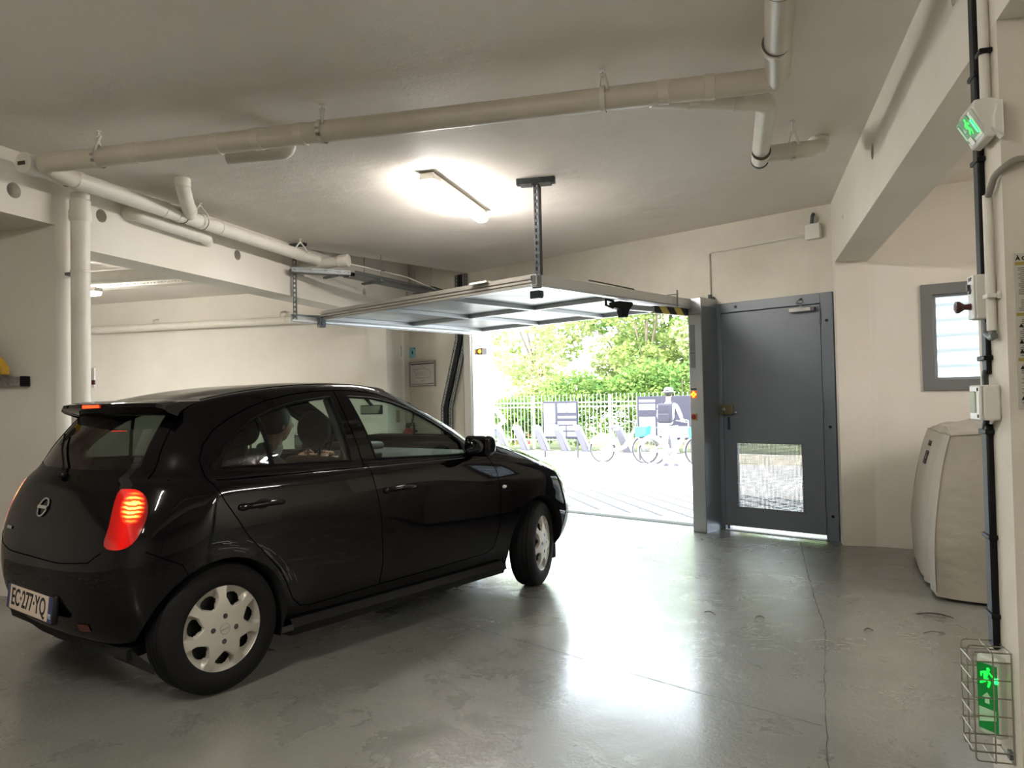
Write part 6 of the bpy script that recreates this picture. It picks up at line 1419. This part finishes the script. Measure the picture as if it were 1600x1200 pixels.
pb_, Fh = standing('person', F, joints(V3((.05, .27, 1.14)), V3((.05, -.27, 1.14)), V3((.27, .20, 1.08)), V3((.27, -.20, 1.08))), 'person in pale clothes and white hat seen from behind, wearing a dark backpack', {'shirt': M_PALE, 'legs': M_PALE2, 'shoes': mat('dark shoe', '3a3440', .7), 'hair': M_HAIRD})
b = B(Fh); b.lathe([(.15, .035), (.105, .045), (.10, .11), (.06, .14), (0, .145)], None, 28); b.lathe([(.15, .035), (.15, .04), (.10, .05)], None, 28); obj('hat', b, M_WHITE, pb_, local=True)
bp_ = bpy.data.objects.new('backpack', None); COL.objects.link(bp_); bp_.matrix_basis = F @ Matrix.Translation((-.20, 0, 1.02)); FR[bp_.name] = bp_.matrix_basis.copy(); tag(bp_, 'dark backpack with a front pocket worn by the person at the bikes', 'backpack')
b = B(F); b.box(-.29, -.135, -.16, .16, 1.0, 1.44); obj('bag', b, M_NAVY, bp_, bevel=.05, seg=4)
b = B(F); b.box(-.345, -.28, -.13, .13, 1.02, 1.22); obj('front_pocket', b, M_NAVY, bp_, bevel=.03, seg=3)
for sy in (-1, 1): b = B(F); b.tube([(-.14, sy*.11, 1.40), (-.02, sy*.115, 1.475), (.10, sy*.12, 1.40), (.12, sy*.13, 1.22), (-.05, sy*.15, 1.06), (-.14, sy*.14, 1.05)], .016, 8); obj('strap', b, M_NAVY, bp_)
F2 = Matrix.Translation(Sp(-.66, -4.0, -.20)) @ frame((0, 0, 0), SN, None, (0, 0, 1))
standing('person', F2, joints(V3((-.02, .30, 1.14)), V3((-.02, -.44, 1.11)), V3((.12, .24, .95)), V3((.02, -.23, .99))), 'person in a white T-shirt behind the left jamb, only a bent elbow showing', {'shirt': mat('white shirt', 'd8d8d8', .8), 'legs': mat('jeans', '4b5468', .8), 'shoes': M_BLACK, 'hair': M_HAIRD})
b = B(F2); b.tube([(-.005, -.36, 1.22), (-.02, -.44, 1.11), (0, -.33, 1.05), (.02, -.24, .99)], [.047, .048, .042, .034], 12); o = obj('forearm', b, M_SKIN, bpy.data.objects[[x.name for x in bpy.data.objects if x.name.startswith('person')][-1]])
# playground
pg_ = thing('play_structure', Sp(-6.2, 6.2, 0), 'playground frame with a red slide and blue arch behind the fence', 'playground slide', F=MS)
b = B(MS); b.prism([(-5.95, 1.55), (-5.75, 1.55), (-4.95, .35), (-5.15, .30)], 6.0, 6.5, Matrix(((1, 0, 0, 0), (0, 0, 1, 0), (0, 1, 0, 0), (0, 0, 0, 1)))); obj('slide', b, mat('slide red', 'b5472f', .5), pg_)
b = B(MS); b.tube([(-6.75, 6.2, .3), (-6.75, 6.2, 1.6), (-6.6, 6.2, 1.85), (-6.35, 6.2, 1.95), (-6.1, 6.2, 1.8), (-6.05, 6.2, 1.4)], .09, 12); obj('blue_arch', b, mat('play blue', '3f8fc0', .5), pg_)
b = B(MS); b.box(-6.35, -5.9, 6.0, 6.05, .95, 1.12); b.box(-6.35, -5.95, 6.0, 6.4, 1.15, 1.2); obj('yellow_panel', b, mat('play yellow', 'd8b030', .5), pg_)
b = B(MS)
for s in (-6.4, -5.9): b.tube([(s, 6.1, 0), (s, 6.1, 1.95)], .05, 8)
b.tube([(-6.5, 6.1, 1.7), (-5.8, 6.1, 2.0)], .05, 8); obj('post', b, mat('play red', 'b8402f', .5), pg_)
# foliage
def leaf_mat(name, c, c2):
    m = bpy.data.materials.new(name); m.use_nodes = True; t = m.node_tree; t.nodes.clear(); o = t.nodes.new('ShaderNodeOutputMaterial'); tc = t.nodes.new('ShaderNodeTexCoord'); n = t.nodes.new('ShaderNodeTexNoise'); n.inputs['Scale'].default_value = 2.2; n.inputs['Detail'].default_value = 6
    r = t.nodes.new('ShaderNodeValToRGB'); r.color_ramp.elements[0].position = .38; r.color_ramp.elements[1].position = .62; r.color_ramp.elements[0].color = hx(c); r.color_ramp.elements[1].color = hx(c2)
    d = t.nodes.new('ShaderNodeBsdfDiffuse'); tr = t.nodes.new('ShaderNodeBsdfTranslucent'); ms = t.nodes.new('ShaderNodeMixShader'); ms.inputs[0].default_value = .35
    t.links.new(tc.outputs['Object'], n.inputs[0]); t.links.new(n.outputs['Fac'], r.inputs[0]); t.links.new(r.outputs[0], d.inputs[0]); t.links.new(r.outputs[0], tr.inputs[0]); t.links.new(d.outputs[0], ms.inputs[1]); t.links.new(tr.outputs[0], ms.inputs[2]); t.links.new(ms.outputs[0], o.inputs[0]); return m
L1 = leaf_mat('leaf fresh', '5f7440', '93a05c'); L2 = leaf_mat('leaf hedge', '4c6b38', '7a8f4c'); L3 = leaf_mat('leaf pale', '8a9860', 'acb07c'); M_BARK = mat('bark', '6e6250', .9)
def leaves(b, blobs, n, size, rn):
    wts = [bl[1][0]*bl[1][1]*bl[1][2] for bl in blobs]; tot = sum(wts)
    for (c, r, *_), w_ in zip(blobs, wts):
        c = V3(c)
        for _ in range(int(n*w_/tot)):
            d = V3((rn.gauss(0, 1), rn.gauss(0, 1), rn.gauss(0, 1))).normalized(); k = rn.random()**.28; p = c+V3((d.x*r[0]*k, d.y*r[1]*k, d.z*r[2]*k))
            a = V3((rn.gauss(0, 1), rn.gauss(0, 1), rn.gauss(0, .6))).normalized(); q = a.orthogonal().normalized(); q.rotate(Matrix.Rotation(rn.random()*6.28, 3, a)); s = size*rn.uniform(.6, 1.3)
            n0 = len(b.v); b.v += [p-a*s, p+q*s*.45, p+a*s, p-q*s*.45]; b.f.append((n0, n0+1, n0+2, n0+3))
def plant(name, lab, cat, base, trunk, blobs, n, size, m, seed, grp=None):
    rn = random.Random(seed); o = thing(name, base, lab, cat, grp)
    b = B(); leaves(b, blobs, n, size, rn); me = bpy.data.meshes.new('foliage'); bs = V3(base); me.from_pydata([tuple(v-bs) for v in b.v], [], b.f); me.update(); me.materials.append(m); f = bpy.data.objects.new('foliage', me); COL.objects.link(f); f.parent = o
    b = B(); bs = V3(base)
    if trunk:
        top = bs+V3((0, 0, trunk[0])); b.tube([bs, bs.lerp(top, .5)+V3((rn.uniform(-.1, .1), 0, 0)), top], [trunk[1], trunk[1]*.8, trunk[1]*.6], 10)
        for c, r, *_ in blobs[:7]: b.tube([bs.lerp(top, .7), bs.lerp(top, .95).lerp(V3(c), .5)+V3((0, 0, .1)), V3(c)], [trunk[1]*.5, trunk[1]*.3, trunk[1]*.12], 6)
    else:
        for c, r, *_ in blobs[:8]: b.tube([V3((c[0], c[1], bs.z)), V3(c)], [.03, .012], 6)
    obj('trunk' if trunk else 'stems', b, M_BARK, o)
rn = random.Random(2)
for k, (s, t, w_, h_, lab, mm) in enumerate(((-4.6, 3.3, 1.2, 1.55, 'low loose shrub behind the fence, left end', L2), (-2.3, 3.0, 1.5, 2.25, 'rounded green shrub behind the smaller notice board', L2), (.1, 3.0, 1.6, 2.45, 'dense clipped shrub between the two notice boards', L2), (2.5, 3.0, 1.6, 2.55, 'dense clipped shrub behind the larger notice board', L1), (4.9, 3.2, 1.5, 2.4, 'dense clipped shrub at the right end of the fence', L2))):
    bl = []
    for _ in range(9): 
        x = s+rn.uniform(-.75, .75)*w_; y = t+rn.uniform(-.4, .6); z = rn.uniform(.4, h_-.45); bl.append((tuple(Sp(x, y, z)), (.62, .55, .5)))
    bl.append((tuple(Sp(s, t, h_*.62)), (w_*.8, .6, h_*.38)))
    plant('garden_shrub', lab, 'shrub', Sp(s, t, 0), None, bl, 5200, .075, mm, 20+k, 'shrubs behind the fence')
def tree(s, t, h, w_, lab, m, seed, n=9000, size=.11, low=.35, trunk=.11, cnt=16):
    rn = random.Random(seed); bl = []
    for _ in range(cnt):
        a = rn.random()*6.28; k = rn.random()**.6; z = h*(low+(1-low)*rn.random()); f = math.sin(PI*min(1, max(.08, (z/h-low)/(1-low)*.85+.12)))
        bl.append((tuple(Sp(s+math.cos(a)*w_*k*f, t+math.sin(a)*w_*k*f*.8, z)), (w_*.34, w_*.34, w_*.24)))
    plant('garden_tree', lab, 'tree', Sp(s, t, 0), (h*.5, trunk), bl, n, size, m, seed, 'trees behind the fence')
tree(-4.9, 5.2, 5.2, 1.8, 'slim multi-stem tree at the left behind the fence, near the slide', L3, 31, 5200, .085, .15, .07)
tree(-1.6, 6.8, 6.2, 2.7, 'bright spreading tree behind the fence, middle left', L1, 32, 9000, .10, .25)
tree(1.6, 6.4, 6.0, 2.6, 'bright spreading tree behind the fence, middle right', L3, 33, 8500, .10, .28)
tree(4.6, 6.5, 6.6, 2.6, 'tall tree with bare reddish trunk at the right behind the fence', L1, 34, 8000, .11, .30, .16)
tree(-3.2, 9.0, 6.4, 2.5, 'pale leafy tree in the gap behind the two spreading trees', L3, 38, 7000, .11, .22)
tree(-7.6, 9.5, 7.5, 3.2, 'large pale tree far left beyond the playground', L3, 35, 8000, .14, .15)
tree(-3.2, 12.5, 9.0, 4.0, 'large background tree far behind the middle of the fence', L2, 36, 10000, .17, .08)
tree(3.6, 12.5, 9.0, 4.2, 'large background tree far behind the right end of the fence', L2, 37, 10000, .17, .08)
for o in bpy.data.objects:
    if o.type == 'EMPTY': o.empty_display_size = .05
